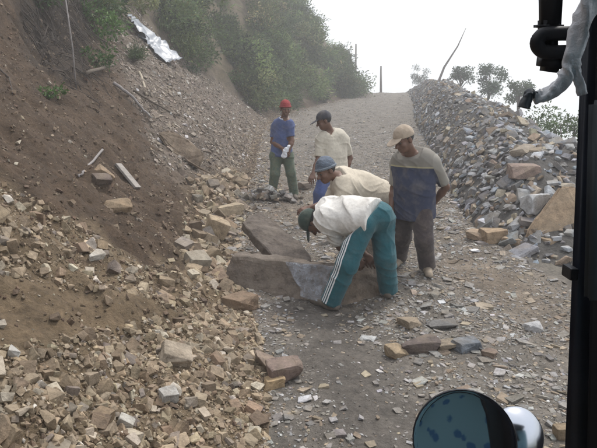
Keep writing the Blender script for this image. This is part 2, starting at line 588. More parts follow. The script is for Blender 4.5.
def pick_colors(n, palette, jit=.16):
    pal = np.array([c for c, w in palette]); w = np.array([w for c, w in palette], float); w /= w.sum()
    i = rng.choice(len(pal), n, p=w)
    return pal[i] * np.exp(rng.normal(0, jit, (n, 1))) * np.exp(rng.normal(0, .02, (n, 3)))
def joined(protos, locs, rots, scales, cols):
    Vs, Fs, Cs = [], [], []
    o = 0
    n = len(locs)
    pi = rng.integers(0, len(protos), n)
    locs, rots, scales = np.asarray(locs), np.asarray(rots), np.asarray(scales)
    for k, (v, f) in enumerate(protos):
        s = np.nonzero(pi == k)[0]
        if len(s) == 0: continue
        W = v[None] * scales[s][:, None, :]
        W = np.einsum('nij,nvj->nvi', rots[s], W) + locs[s][:, None, :]
        nv = len(v)
        Fk = f[None] + (np.arange(len(s)) * nv)[:, None, None] + o
        Vs.append(W.reshape(-1, 3)); Fs.append(Fk.reshape(-1, 3)); Cs.append(np.repeat(cols[s], nv, 0))
        o += nv * len(s)
    return np.concatenate(Vs), np.concatenate(Fs), np.concatenate(Cs)
def rots_for(nors, tilt):
    return np.array([rand_rot(n, tilt) for n in nors])

PAL_TAN = [((.27, .215, .15), 4), ((.33, .275, .20), 3), ((.21, .16, .11), 3.5), ((.40, .36, .295), 1.3), ((.46, .43, .39), .2), ((.19, .165, .145), 1), ((.16, .115, .08), 1.2)]
PAL_TAN = [((r_ * .97, g_ * .94, b_ * .90), w_) for (r_, g_, b_), w_ in PAL_TAN]
PAL_GREY = [((.225, .215, .20), 4), ((.29, .285, .28), 3), ((.165, .155, .145), 3.5), ((.42, .42, .42), .9), ((.29, .24, .18), 2), ((.20, .155, .115), 1.4)]
PAL_PILE = [((.225, .228, .235), 4), ((.31, .322, .345), 3), ((.14, .14, .145), 3), ((.32, .275, .21), 2.2), ((.42, .425, .44), .6), ((.21, .16, .115), 1.8), ((.24, .28, .33), .7)]
PAL_SCREE = [((.20, .165, .13), 3), ((.27, .235, .20), 2.2), ((.14, .112, .088), 3.5), ((.44, .42, .40), .6)]

def make_stones(parent, name, locs, nors, sizes, flats, cols, tilt, tree, sink=.18, limit=300, rest_name='loose_stones', min_px=7.0):
    """the stones that show largest become parts of their own, the others one part of small stones"""
    locs = np.asarray(locs); n = len(locs)
    rots = rots_for(nors, tilt)
    asp = rng.uniform(.65, 1.0, n)
    sc = np.stack([sizes, sizes * asp, sizes * flats], 1)
    locs = locs + np.asarray(nors) * (sc[:, 2:3] * (.5 - sink))
    px, py, dep = project(locs)
    w = sizes * FPX / np.maximum(dep, .3)
    vis = (px > -5) & (px < 590) & (py > -5) & (py < 455) & (dep > .5)
    score = np.where(vis, w, 0)
    order = np.argsort(-score)
    ind, rest = [], []
    for i in order:
        ok = False
        if len(ind) < limit and score[i] >= min_px:
            d = Vector(locs[i]) - Vector(CAM)
            h = tree.ray_cast(Vector(CAM), d.normalized(), d.length - sizes[i])
            ok = h[0] is None
        (ind if ok else rest).append(i)
    off = np.array(parent.location)
    for i in ind:
        o = bpy.data.objects.new(name, PROTO_ME[int(rng.integers(0, len(PROTO_ME)))])
        o.matrix_local = Matrix.Translation(Vector(locs[i] - off)) @ Matrix(rots[i].tolist()).to_4x4() @ Matrix.Diagonal((*sc[i], 1))
        o.color = (*np.clip(cols[i], 0, .8), 1)
        COL.objects.link(o); o.parent = parent
    rest = np.array(rest)
    if len(rest):
        V, F, C = joined(PROTO, locs[rest] - off, rots[rest], sc[rest], cols[rest])
        r = obj(rest_name, np_mesh(rest_name, V, F, M_ROCKS, False, C), parent); tag(r, kind='stuff')
    return len(ind)

SL = Scatter(VL, FL)
cenL = SL.centers()
pxL, pyL, dL = project(cenL)
def zone_w(*polys):
    w = np.zeros(len(cenL))
    for p_ in polys: w = np.maximum(w, in_poly(pxL, pyL, p_).astype(float))
    return w
def seen(cen, tree, tol=.35):
    r_ = np.zeros(len(cen))
    eyes = [Vector(CAM), Vector(CAM) + Vector((-1.3, 0, .2)), Vector(CAM) + Vector((1.3, 0, .2))]
    for i, c in enumerate(cen):
        c = Vector(c)
        for e in eyes:
            d = c - e; L_ = d.length
            if L_ < .8 or tree.ray_cast(e, d / L_, L_ - tol)[0] is None: r_[i] = 1; break
    return r_
inview = ((pxL > -140) & (pxL < 640) & (pyL > -60) & (pyL < 560)).astype(float)
q_i = np.nonzero(inview)[0]; inview[q_i] = seen(cenL[q_i], LAND)
wR1, wR2, wT = zone_w(Z_RUB1) * inview, zone_w(Z_RUB2) * inview, zone_w(Z_TOE) * inview
wS = zone_w(Z_SCREE) * inview

# rubble that has slid down the slope
L, N, S, Fl, Cc = [], [], [], [], []
def add_stones(w, n, smin, smax, palette, fl=(.45, .9), power=2.2, scat=SL):
    p, nn = scat.sample(n, w)
    s = smin * (1 - rng.random(n) * (1 - (smin / smax) ** power)) ** (-1 / power)
    L.append(p); N.append(nn); S.append(s); Fl.append(rng.uniform(*fl, n)); Cc.append(pick_colors(n, palette))
add_stones(wR1, 1300, .036, .12, PAL_TAN, (.3, .75))
add_stones(wR1, 4800, .014, .05, PAL_TAN)
add_stones(wR2, 260, .04, .16, PAL_TAN)
add_stones(wR2, 700, .015, .05, PAL_TAN)
add_stones(wT, 420, .07, .26, PAL_TAN)
add_stones(wT, 900, .03, .08, PAL_TAN)
nL = make_stones(hillside, 'stone', np.concatenate(L), np.concatenate(N), np.concatenate(S), np.concatenate(Fl), np.concatenate(Cc), .9, LAND, .38, 300, 'rubble_stones')
# chips of the scree, clods and grit on the bare earth
def chips(name, parent, w, n, smin, smax, palette, fl=(.25, .6), tilt=.5, scat=SL, lift=.2, power=2.0):
    p, nn = scat.sample(n, w)
    s = smin * (1 - rng.random(n) * (1 - (smin / smax) ** power)) ** (-1 / power)
    sc = np.stack([s, s * rng.uniform(.5, 1, n), s * rng.uniform(*fl, n)], 1)
    p = p + nn * sc[:, 2:3] * lift
    V, F, C = joined(CHIP, p, rots_for(nn, tilt), sc, pick_colors(n, palette))
    o = obj(name, np_mesh(name, V, F, M_ROCKS, False, C), parent); tag(o, kind='stuff')
    return o
chips('scree_chips', hillside, wS, 15000, .028, .13, PAL_SCREE, (.18, .5), .4)
earth_w = inview * (uL[FL].mean(1) < U1(cenL[:, 1]) + .6) * (cenL[:, 1] < 14) * (1 - wR1) * (1 - wS)
PAL_EARTH = [((.10, .065, .042), 6), ((.14, .10, .065), 3), ((.26, .20, .14), .9), ((.40, .35, .28), .35)]
chips('earth_clods', hillside, earth_w, 9500, .010, .08, PAL_EARTH, (.4, .9), .9)
PAL_GRIT = [((.18, .135, .085), 4), ((.23, .18, .12), 3), ((.14, .10, .065), 3), ((.33, .28, .21), 1)]
chips('rubble_grit', hillside, np.maximum(wR1, np.maximum(wR2, wT)), 14000, .007, .028, PAL_GRIT, (.4, .9), .9)
toe_w = inview * np.exp(-(uL[FL].mean(1) / .5) ** 2) * (cenL[:, 1] < 30)
chips('toe_chips', hillside, toe_w, 5000, .02, .08, PAL_TAN, (.3, .7), .7)

# gravel and slate chips on the road
SM = Scatter(VM, FM)
cenM = SM.centers(); pxM, pyM, dM = project(cenM)
fMc = (cenM[:, 0] - XL(cenM[:, 1])) / (XR(cenM[:, 1]) - XL(cenM[:, 1]))
visM = ((pxM > -40) & (pxM < 640) & (pyM < 520) & (cenM[:, 1] > .8))
trk = 1 - .93 * np.exp(-((fMc - .19 - .02 * np.sin(cenM[:, 1])) / .12) ** 2) * (cenM[:, 1] < 5.0)
trk *= 1 - .75 * np.exp(-((fMc - .8) / .14) ** 2 - ((cenM[:, 1] - 5.8) / 1.0) ** 2)
trk *= 1 - .6 * np.exp(-((cenM[:, 1] - 9.5) / 2.0) ** 2 - ((fMc - .25) / .3) ** 2)
patch = np.array([.35 + 1.3 * max(0, noise.noise(Vector((c[0] * 1.7, c[1] * 1.7, 0))) + .35) for c in cenM])
nearw = np.where(cenM[:, 1] < 9, 1, (9 / np.maximum(cenM[:, 1], 1)) ** 2.2)
chips('road_chips', road, visM * trk * patch * nearw, 36000, .016, .075, PAL_GREY, (.15, .42), .22, SM, .15)
edge_w = visM * np.exp(-((cenM[:, 0] - XL(cenM[:, 1])) / .35) ** 1.0) * (cenM[:, 1] > 5.5) * np.where(cenM[:, 1] < 12, 1, .5)
chips('spilled_chips', road, edge_w, 6500, .02, .11, PAL_SCREE + PAL_TAN, (.25, .65), .6, SM, .2)
chips('road_grit', road, visM * nearw * np.clip(trk + .1, 0, 1), 26000, .008, .026, PAL_GREY, (.3, .8), .8, SM, .3)
chips('road_slates', road, visM * trk * patch * nearw, 1300, .06, .17, PAL_GREY, (.12, .3), .2, SM, .2)

# ------------------------------------------------------------------ the long pile of cleared stone on the right
yp = np.array(list(np.arange(4.6, 14, .09)) + geo_steps(14, 52, .12, 1.01))
wp = np.concatenate([np.linspace(-.15, 2.3, 34), np.linspace(2.4, 4.2, 12)])
def pile_z(x, y):
    w = x - float(XR(y)); h = float(PILE(y))
    cw = .9
    k = 0 if w < 0 else (min(1, w / cw) ** .65 if w < cw + .8 else max(-.4, 1 - (w - cw - .8) / 1.2))
    z = land_z(x, y, False) if w < 1.8 else float(base(y)) - max(0, w - 2.6) * .7
    z = float(base(y)) if w < 2.6 else z
    rel = min(1, h) * min(1, max(0, w) / .25)
    return z - .06 + h * k + rel * (.14 * fbm(x * .9, y * .9, 8.8) + .07 * fbm(x * 3, y * 3, 1.7))
VP, FP = grid_obj([XR(y) + wp for y in yp], yp, pile_z)
pile = empty('stone_pile', (float(XR(9.0)) + 1.3, 9.0, 0.0))
tag(pile, 'long heap of dumped grey and tan stones along the right roadside', 'stone pile')
cP = np.array([.10, .093, .085]) * np.ones((len(VP), 1))
core = part('rubble_core', VP, FP, M_SOIL, pile, True, cP); soil_attrs(core.data, np.zeros(len(VP)))
PILE_T = BVHTree.FromPolygons(VP.tolist(), FP.tolist())
SPl = Scatter(VP, FP)
cenP = SPl.centers(); wPl = (cenP[:, 0] - XR(cenP[:, 1]))
hP = PILE(cenP[:, 1])
wgt = (hP > .12) * (wPl < 2.6) * np.where(cenP[:, 1] < 12, 1, (12 / cenP[:, 1]) ** .7)
front = np.where(cenP[:, 1] < 11, 1.0, .35)
L, N, S, Fl, Cc = [], [], [], [], []
add_stones(wgt * front, 1700, .10, .32, PAL_PILE, (.14, .42), 2.2, SPl)
add_stones(wgt, 5200, .05, .18, PAL_PILE, (.18, .55), 2.0, SPl)
add_stones(wgt * (wPl < .7), 1600, .04, .1, PAL_PILE, (.25, .6), 2.0, SPl)
nP = make_stones(pile, 'stone', np.concatenate(L), np.concatenate(N), np.concatenate(S), np.concatenate(Fl), np.concatenate(Cc), .65, PILE_T, .2, 300, 'heaped_stones')
print('stones', nL, nP, 'time', round(time.time() - T0, 1))

# ------------------------------------------------------------------ single rocks that stand out
def slab_mesh(front, back, seed, bev=.007, rough=.016, cuts=5):
    """a quarried slab: four front corners and the vector to its back face, edges chipped"""
    bm = bmesh.new()
    r = random.Random(seed)
    c = [Vector(p) for p in front]; b_ = Vector(back)
    vs = [bm.verts.new(p) for p in c] + [bm.verts.new(p + b_ * r.uniform(.85, 1.1)) for p in c]
    for f in ((0, 1, 2, 3), (7, 6, 5, 4), (1, 0, 4, 5), (2, 1, 5, 6), (3, 2, 6, 7), (0, 3, 7, 4)):
        bm.faces.new([vs[i] for i in f])
    bmesh.ops.recalc_face_normals(bm, faces=bm.faces)
    bmesh.ops.bevel(bm, geom=list(bm.edges), offset=bev, segments=1, affect='EDGES')
    bmesh.ops.subdivide_edges(bm, edges=list(bm.edges), cuts=cuts, use_grid_fill=True)
    bm.normal_update()
    for v in bm.verts:
        n_ = noise.fractal(v.co * 6 + Vector((seed, 0, 0)), .8, 2.2, 4) + .6 * abs(noise.noise(v.co * 14))
        v.co += v.normal * n_ * rough
    bmesh.ops.triangulate(bm, faces=bm.faces)
    bm.verts.index_update()
    V = np.array([v.co[:] for v in bm.verts]); F = np.array([[v.index for v in f.verts] for f in bm.faces])
    bm.free()
    return V, F
def big_rock(seed, sx, sy, sz, rough=.028, boxy=.7):
    """a fractured boulder: hull, planed, then roughened; base at z = 0"""
    V, F = rock_proto(seed, 1.0, 2, boxy, .5)
    bm = bmesh.new()
    vs = [bm.verts.new(v) for v in V]
    for f in F: bm.faces.new([vs[i] for i in f])
    bmesh.ops.dissolve_limit(bm, angle_limit=math.radians(14), verts=bm.verts, edges=bm.edges)
    bmesh.ops.bevel(bm, geom=list(bm.edges), offset=.014, segments=1, affect='EDGES')
    bmesh.ops.triangulate(bm, faces=bm.faces)
    bmesh.ops.subdivide_edges(bm, edges=[e for e in bm.edges if e.calc_length() > .12], cuts=2, use_grid_fill=True)
    bmesh.ops.triangulate(bm, faces=bm.faces)
    bm.normal_update()
    for v in bm.verts:
        n_ = noise.fractal(v.co * 3 + Vector((seed, 3, 0)), .8, 2.2, 4) + .5 * abs(noise.noise(v.co * 9))
        v.co += v.normal * n_ * rough
    bm.verts.index_update()
    V = np.array([v.co[:] for v in bm.verts]); F = np.array([[v.index for v in f.verts] for f in bm.faces])
    bm.free()
    V = V / (V.max(0) - V.min(0)) * np.array([sx, sy, sz])
    V[:, 2] -= V[:, 2].min()
    return V, F
def rock_thing(name, px, py, wpx, hpx, colr, label, seed, yaw=0.0, depth=.8, sink=.15, tree=None, lean=0.0, cat='rock'):
    """px, py is the middle of its foot where it meets the ground"""
    loc, nor = hit(px, py, tree)
    dep = project([loc])[2][0]
    w, h = wpx * dep / FPX, hpx * dep / FPX * .72
    V, F = big_rock(seed, w, w * depth, h / (1 - sink))
    R = Matrix.Rotation(lean, 3, 'Y') @ Matrix.Rotation(yaw, 3, 'Z')
    if nor.z < .93 and tree is None:
        up_ = (nor + Vector((0, 0, .35))).normalized()
        R = Vector((0, 0, 1)).rotation_difference(up_).to_matrix() @ R
        V = (V - np.array([0, 0, sink * h])) @ np.array(R).T
    else:
        V = V @ np.array(R).T
        V[:, 2] -= V[:, 2].min() + sink * h
    o = obj(name, np_mesh(name, V, F, M_ROCK), None, loc + Vector((0, w * depth * .4, 0)))
    o.location.z = ground(o.location.x, o.location.y) if tree is None else loc.z
    o.color = (*colr, 1)
    return tag(o, label, cat)
def slab_thing(name, outline, plane, back, colr, label, seed):
    """broken outline of the front face, cast on the plane through three known points, and the vector to the back face"""
    a, b_, c = (Vector(p) for p in plane); nn = (b_ - a).cross(c - a).normalized()
    r = random.Random(seed); eye = Vector(CAM)
    bm = bmesh.new(); fr, bk = [], []
    for x, y in outline:
        d = Vector(ray(x, y)); p = eye + d * ((a - eye).dot(nn) / d.dot(nn))
        fr.append(bm.verts.new(p)); bk.append(bm.verts.new(p + Vector(back) * r.uniform(.8, 1.15)))
    n_ = len(fr)
    bm.faces.new(fr); bm.faces.new(bk[::-1])
    for k in range(n_): bm.faces.new((fr[k], bk[k], bk[(k + 1) % n_], fr[(k + 1) % n_]))
    bmesh.ops.recalc_face_normals(bm, faces=bm.faces)
    bmesh.ops.bevel(bm, geom=list(bm.edges), offset=.008, segments=1, affect='EDGES')
    bmesh.ops.triangulate(bm, faces=bm.faces)
    for lim in (.2, .12, .07, .04):
        bmesh.ops.subdivide_edges(bm, edges=[e for e in bm.edges if e.calc_length() > lim], cuts=1); bmesh.ops.triangulate(bm, faces=bm.faces)
    bm.normal_update()
    for v in bm.verts:
        q_ = v.co + Vector((seed, 0, 0))
        lay = noise.noise(Vector((q_.x * 3, q_.y * 3, q_.z * 34)))
        v.co += v.normal * (.022 * noise.fractal(q_ * 4, .8, 2.2, 4) + .006 * lay * (1 if abs(v.normal.dot(nn)) < .7 else .3) - .012 * max(0, noise.noise(q_ * 11) - .1))
    bm.verts.index_update()
    V = np.array([v.co[:] for v in bm.verts]); F = np.array([[v.index for v in f.verts] for f in bm.faces]); bm.free()
    c = V.mean(0); c[2] = V[:, 2].min()
    o = obj(name, np_mesh(name, V - c, F, M_ROCKD), None, Vector(c)); o.color = (*colr, 1)
    return tag(o, label, 'stone slab')
DARKB = (.10, .08, .066); BROWN = (.135, .108, .086)
slab_thing('stone_slab', [(223, 284), (226, 270), (234, 257), (250, 256), (266, 260), (292, 262), (322, 267), (342, 270), (346, 288), (341, 306), (300, 301), (262, 294)], (P(225, 287, 5.38), P(342, 306, 4.93), P(234, 256, 5.5)), (.03, .13, .02), BROWN, 'long brown slab on edge at the bent men\'s feet, plastic on one end', 3)
slab_thing('stone_slab', [(242, 222), (249, 215), (261, 212), (270, 218), (284, 228), (302, 244), (313, 258), (311, 266), (279, 266), (268, 250), (255, 237)], (P(276, 264, 5.7), P(314, 264, 5.75), P(250, 216, 6.48)), (-.03, .05, -.11), DARKB, 'dark narrow slab lying slantwise behind the long brown slab', 4)
slab_thing('stone_slab', [(338, 306), (341, 282), (349, 256), (359, 242), (372, 238), (379, 252), (383, 280), (385, 305)], (P(338, 305, 5.02), P(381, 303, 5.12), P(365, 244, 5.34)), (.03, .12, .03), (.175, .135, .10), 'upright slab gripped between the legs of the bent man in teal trousers', 5)

# boulders at the foot of the pile
def boulder_from_outline(name, outline, d_front, thick, colr, label, seed):
    bm = bmesh.new()
    n_ = len(outline)
    cx = sum(p[0] for p in outline) / n_; cy = sum(p[1] for p in outline) / n_
    fr = [bm.verts.new(P(x, y, d_front + dz)) for x, y, dz in outline]
    bk = [bm.verts.new(P(cx + (x - cx) * .82, cy + (y - cy) * .82, d_front + dz + thick)) for x, y, dz in outline]
    bmesh.ops.convex_hull(bm, input=bm.verts)
    for v in [v for v in bm.verts if not v.link_faces]: bm.verts.remove(v)
    bmesh.ops.dissolve_limit(bm, angle_limit=math.radians(10), verts=bm.verts, edges=bm.edges)
    bmesh.ops.bevel(bm, geom=list(bm.edges), offset=.03, segments=2, affect='EDGES')
    bmesh.ops.triangulate(bm, faces=bm.faces)
    for _ in range(2):
        bmesh.ops.subdivide_edges(bm, edges=[e for e in bm.edges if e.calc_length() > .06], cuts=1, use_grid_fill=True)
        bmesh.ops.triangulate(bm, faces=bm.faces)
    bm.normal_update()
    for v in bm.verts:
        v.co += v.normal * (.03 * noise.fractal(v.co * 4 + Vector((seed, 0, 0)), .8, 2.2, 4) + .012 * abs(noise.noise(v.co * 16)))
    bm.verts.index_update()
    V = np.array([v.co[:] for v in bm.verts]); F = np.array([[v.index for v in f.verts] for f in bm.faces]); bm.free()
    c = V.mean(0); c[2] = V[:, 2].min()
    o = obj(name, np_mesh(name, V - c, F, M_ROCK), None, Vector(c)); o.color = (*colr, 1)
    return tag(o, label, 'boulder')
OCH = (.31, .225, .145)
boulder_from_outline('boulder', [(523, 240, 0), (540, 252, -.1), (600, 250, -.1), (604, 200, .2), (575, 186, .25), (560, 186, .25), (549, 202, .15), (526, 232, 0)], 6.75, .45, OCH, 'largest ochre boulder leaning against the foot of the stone pile', 21)
rock_thing('rock', 562, 254, 42, 20, (.29, .215, .14), 'rounded ochre rock in front of the largest boulder beside the vehicle pillar', 31, .3, .7)
rock_thing('rock', 518, 249, 28, 14, (.30, .22, .145), 'low ochre rock touching the left foot of the largest boulder', 32, .8, .8)
rock_thing('rock', 495, 244, 26, 18, (.30, .215, .135), 'dull brown rounded rock, second from the left beneath the stone pile', 33, .2, .8)
rock_thing('rock', 479, 240, 21, 10, (.27, .195, .13), 'flat brown rock, leftmost of the brown row beneath the stone pile', 34, 1.0, .9)
rock_thing('rock', 538, 213, 30, 26, (.45, .46, .47), 'pale grey block at the upper left edge of the largest boulder', 35, .5, .7, .1, PILE_T)
rock_thing('rock', 527, 178, 30, 18, (.22, .16, .13), 'dark brown block standing out in the grey stone pile', 36, .1, .7, .1, PILE_T)
# rocks in the road
rock_thing('rock', 421, 353, 42, 15, (.105, .082, .072), 'dark brown flat rock in the road between yellow and blue-grey rocks', 41, .1, .6)
rock_thing('rock', 396, 359, 20, 14, (.27, .205, .13), 'small yellowish rock at the left end of the row in the road', 42, .6, .9)
rock_thing('rock', 448, 351, 22, 9, (.22, .18, .13), 'small tan rock between the dark brown and blue-grey rocks', 43, .2, .8)
rock_thing('rock', 468, 352, 28, 14, (.135, .15, .168), 'blue-grey slate block in the road at the right end of the row', 44, .4, .7)
rock_thing('rock', 492, 358, 18, 8, (.16, .115, .09), 'small reddish-brown rock just right of the blue-grey block', 45, .9, .8)
rock_thing('rock', 444, 330, 34, 7, (.13, .125, .12), 'thin dark slate lying behind the row of rocks in the road', 46, .2, .6)
rock_thing('rock', 410, 328, 22, 11, (.25, .20, .145), 'pale tan pointed rock behind the dark brown rock in the road', 47, .7, .8)
rock_thing('rock', 563, 440, 16, 18, (.22, .165, .105), 'ochre rock at the foot of the vehicle pillar near the mirror', 148, .2, .8)
rock_thing('rock', 536, 332, 20, 10, (.36, .36, .36), 'rounded pale grey stone on the right of the road', 49, .2, .8)
# rocks on and below the bank
rock_thing('rock', 283, 384, 36, 27, (.185, .135, .115), 'squarish dark purple-brown block at the foot of the rubble slope', 51, .3, .8)
rock_thing('rock', 266, 372, 30, 18, (.205, .155, .12), 'brown block just left of the dark purple-brown block', 52, .5, .8)
rock_thing('rock', 273, 390, 24, 15, (.36, .26, .15), 'bright ochre rock in front of the dark purple-brown block', 53, .4, .8)
rock_thing('rock', 240, 312, 32, 20, (.195, .135, .09), 'dark brown pointed rock below the left end of the long slab', 54, .9, .8)
rock_thing('rock', 172, 364, 32, 16, (.30, .25, .19), 'grey-brown flat rock half buried high in the rubble slope', 55, .3, .8, .3)
lo_, _ = hit(184, 160)
oc = boulder_from_outline('rock', [(157, 134, .05), (170, 129, .15), (190, 141, .1), (205, 155, 0), (199, 168, -.1), (186, 160, -.1), (168, 150, -.05)], lo_.y + .1, .7, (.165, .122, .085), 'jutting brown rock outcrop in the middle of the grey scree slope', 56)
oc['category'] = 'rock'
rock_thing('rock', 100, 175, 22, 14, (.23, .165, .105), 'uppermost brown stone in the bare earth, left of the scree', 57, .2, .7)
rock_thing('rock', 101, 187, 18, 9, (.12, .09, .075), 'small dark stone just below the uppermost brown stone in the earth', 58, .6, .7)
rock_thing('rock', 116, 213, 30, 12, (.24, .175, .11), 'long tan slab embedded in the bare earth slope', 59, .5, .5, .2, None, .4)
rock_thing('rock', 213, 238, 24, 24, (.36, .28, .185), 'tan boulder in the rubble left of the slanting slab', 60, .2, .8)
rock_thing('rock', 226, 216, 30, 15, (.36, .29, .20), 'flat tan rock on top of the rubble by the slanting slab', 61, .6, .8)
rock_thing('rock', 306, 190, 14, 9, (.22, .18, .15), 'brown stone on the road edge between the two standing workers', 62, .6, .8)
rock_thing('rock', 11, 356, 12, 10, (.55, .54, .51), 'small white stone at the left edge below the bare earth', 63, .2, .8)
rock_thing('rock', 122, 428, 18, 14, (.40, .385, .35), 'whitish block near the bottom of the rubble slope', 64, .2, .8)
rock_thing('rock', 166, 403, 20, 14, (.33, .32, .30), 'pale grey angular stone in the middle of the rubble slope', 65, .7, .8)
rock_thing('rock', 94, 261, 18, 12, (.44, .41, .36), 'pale stone on the upper band of rubble', 66, .7, .8)

# small heap of broken stone by the feet of the man in the red cap
hp, _ = hit(268, 200)
heap = empty('broken_stone_heap', hp)
tag(heap, 'small heap of broken grey stones at the feet of the red-capped worker', 'stone heap')
Lh, Nh, Sh = [], [], []
for i in range(110):
    a, r_ = rng.uniform(0, 6.28), abs(rng.normal(0, .5))
    x, y = hp.x + math.cos(a) * r_ * .7, hp.y + math.sin(a) * r_ * .45
    z = ground(x, y) + .17 * math.exp(-(r_ / .45) ** 2) * rng.uniform(.4, 1)
    Lh.append((x, y, z)); Nh.append((0, 0, 1)); Sh.append(rng.uniform(.05, .16))
make_stones(heap, 'stone', Lh, Nh, np.array(Sh), rng.uniform(.3, .7, 110), pick_colors(110, PAL_GREY), .8, LAND, .15, 110, 'small_stones', 3.0)

# ------------------------------------------------------------------ people: surfaces grown from posed limbs
def vec(a): return np.array(a, dtype=np.float32)
class Field:
    def __init__(s, h=.009):
        s.pr, s.cuts, s.h = [], [], h
        s.wr = 0.0
    def cap(s, a, b_, ra, rb=None, k=.03):
        s.pr.append(('c', vec(a), vec(b_), ra, ra if rb is None else rb, k)); return s
    def ell(s, c, R, rad, k=.02, sub=False):
        s.pr.append(('s' if sub else 'e', vec(c), np.array(R, dtype=np.float32), vec(rad), 0, k)); return s
    def cut(s, p, n_, rad):
        n_ = vec(n_); s.cuts.append((vec(p), n_ / np.linalg.norm(n_), rad)); return s
    def mesh(s):
        lo = np.full(3, 1e9); hi = -lo
        for t, a, b_, ra, rb, k in s.pr:
            if t == 'c':
                m = max(ra, rb) + .03
                lo = np.minimum(lo, np.minimum(a, b_) - m); hi = np.maximum(hi, np.maximum(a, b_) + m)
            elif t == 'e':
                m = ra.max() + .03
                lo = np.minimum(lo, a - m); hi = np.maximum(hi, a + m)
        h = s.h
        n_ = np.ceil((hi - lo) / h).astype(int) + 1
        ax = [(lo[i] + h * np.arange(n_[i])).astype(np.float32) for i in range(3)]
        Fd = np.full(n_, .2, np.float32)
        for t, a, b_, ra, rb, k in s.pr:
            if t == 'c':
                m = max(ra, rb) + k + 2.5 * h; bl, bh = np.minimum(a, b_) - m, np.maximum(a, b_) + m
            else:
                m = ra.max() + k + 2.5 * h; bl, bh = a - m, a + m
            i0 = np.clip(((bl - lo) / h).astype(int), 0, n_ - 1); i1 = np.clip(((bh - lo) / h).astype(int) + 2, 1, n_)
            sl = tuple(slice(i0[i], i1[i]) for i in range(3))
            X = ax[0][sl[0]][:, None, None]; Y = ax[1][sl[1]][None, :, None]; Z = ax[2][sl[2]][None, None, :]
            if t == 'c':
                d = b_ - a; L2 = max(float(d @ d), 1e-9)
                tt = np.clip(((X - a[0]) * d[0] + (Y - a[1]) * d[1] + (Z - a[2]) * d[2]) / L2, 0, 1)
                D = np.sqrt((X - a[0] - tt * d[0]) ** 2 + (Y - a[1] - tt * d[1]) ** 2 + (Z - a[2] - tt * d[2]) ** 2) - (ra + (rb - ra) * tt)
            else:
                x, y, z = X - a[0], Y - a[1], Z - a[2]
                q_ = [b_[0, j] * x + b_[1, j] * y + b_[2, j] * z for j in range(3)]
                k0 = np.sqrt(sum((q_[j] / ra[j]) ** 2 for j in range(3)))
                k1 = np.sqrt(sum((q_[j] / ra[j] ** 2) ** 2 for j in range(3))) + 1e-6
                D = k0 * (k0 - 1) / k1
            G = Fd[sl]
            if t == 's':
                Fd[sl] = np.maximum(G, -D)
            else:
                hh = np.maximum(k - np.abs(G - D), 0) / max(k, 1e-6)
                Fd[sl] = np.minimum(G, D) - hh * hh * k * .25
        X = ax[0][:, None, None]; Y = ax[1][None, :, None]; Z = ax[2][None, None, :]
        if s.wr:
            w1 = 1 - np.abs(np.sin(15 * X + 11 * Z + 1.6 * np.sin(9 * Y + 7 * X) + .8 * np.sin(21 * Z)))
            w2 = 1 - np.abs(np.sin(13 * Y - 19 * Z + 1.9 * np.sin(8 * X + 11 * Z)))
            w3 = 1 - np.abs(np.sin(29 * Z + 17 * X - 21 * Y + 1.5 * np.sin(14 * Z)))
            m1 = .5 + .5 * np.sin(9 * Z + 6 * Y + 4 * X); m2 = .5 + .5 * np.sin(7 * X - 8 * Y + 3)
            Fd = Fd - s.wr * (1.9 * w1 ** 3 * m1 + 1.9 * w2 ** 3 * m2 + .9 * w3 ** 3 * (1 - m1) - .45)
        for p, nn, r_ in s.cuts:
            pl = (X - p[0]) * nn[0] + (Y - p[1]) * nn[1] + (Z - p[2]) * nn[2]
            near_ = (X - p[0]) ** 2 + (Y - p[1]) ** 2 + (Z - p[2]) ** 2 < r_ * r_
            Fd = np.where(near_, np.maximum(Fd, pl), Fd)
        return surface_nets(Fd, lo, h)
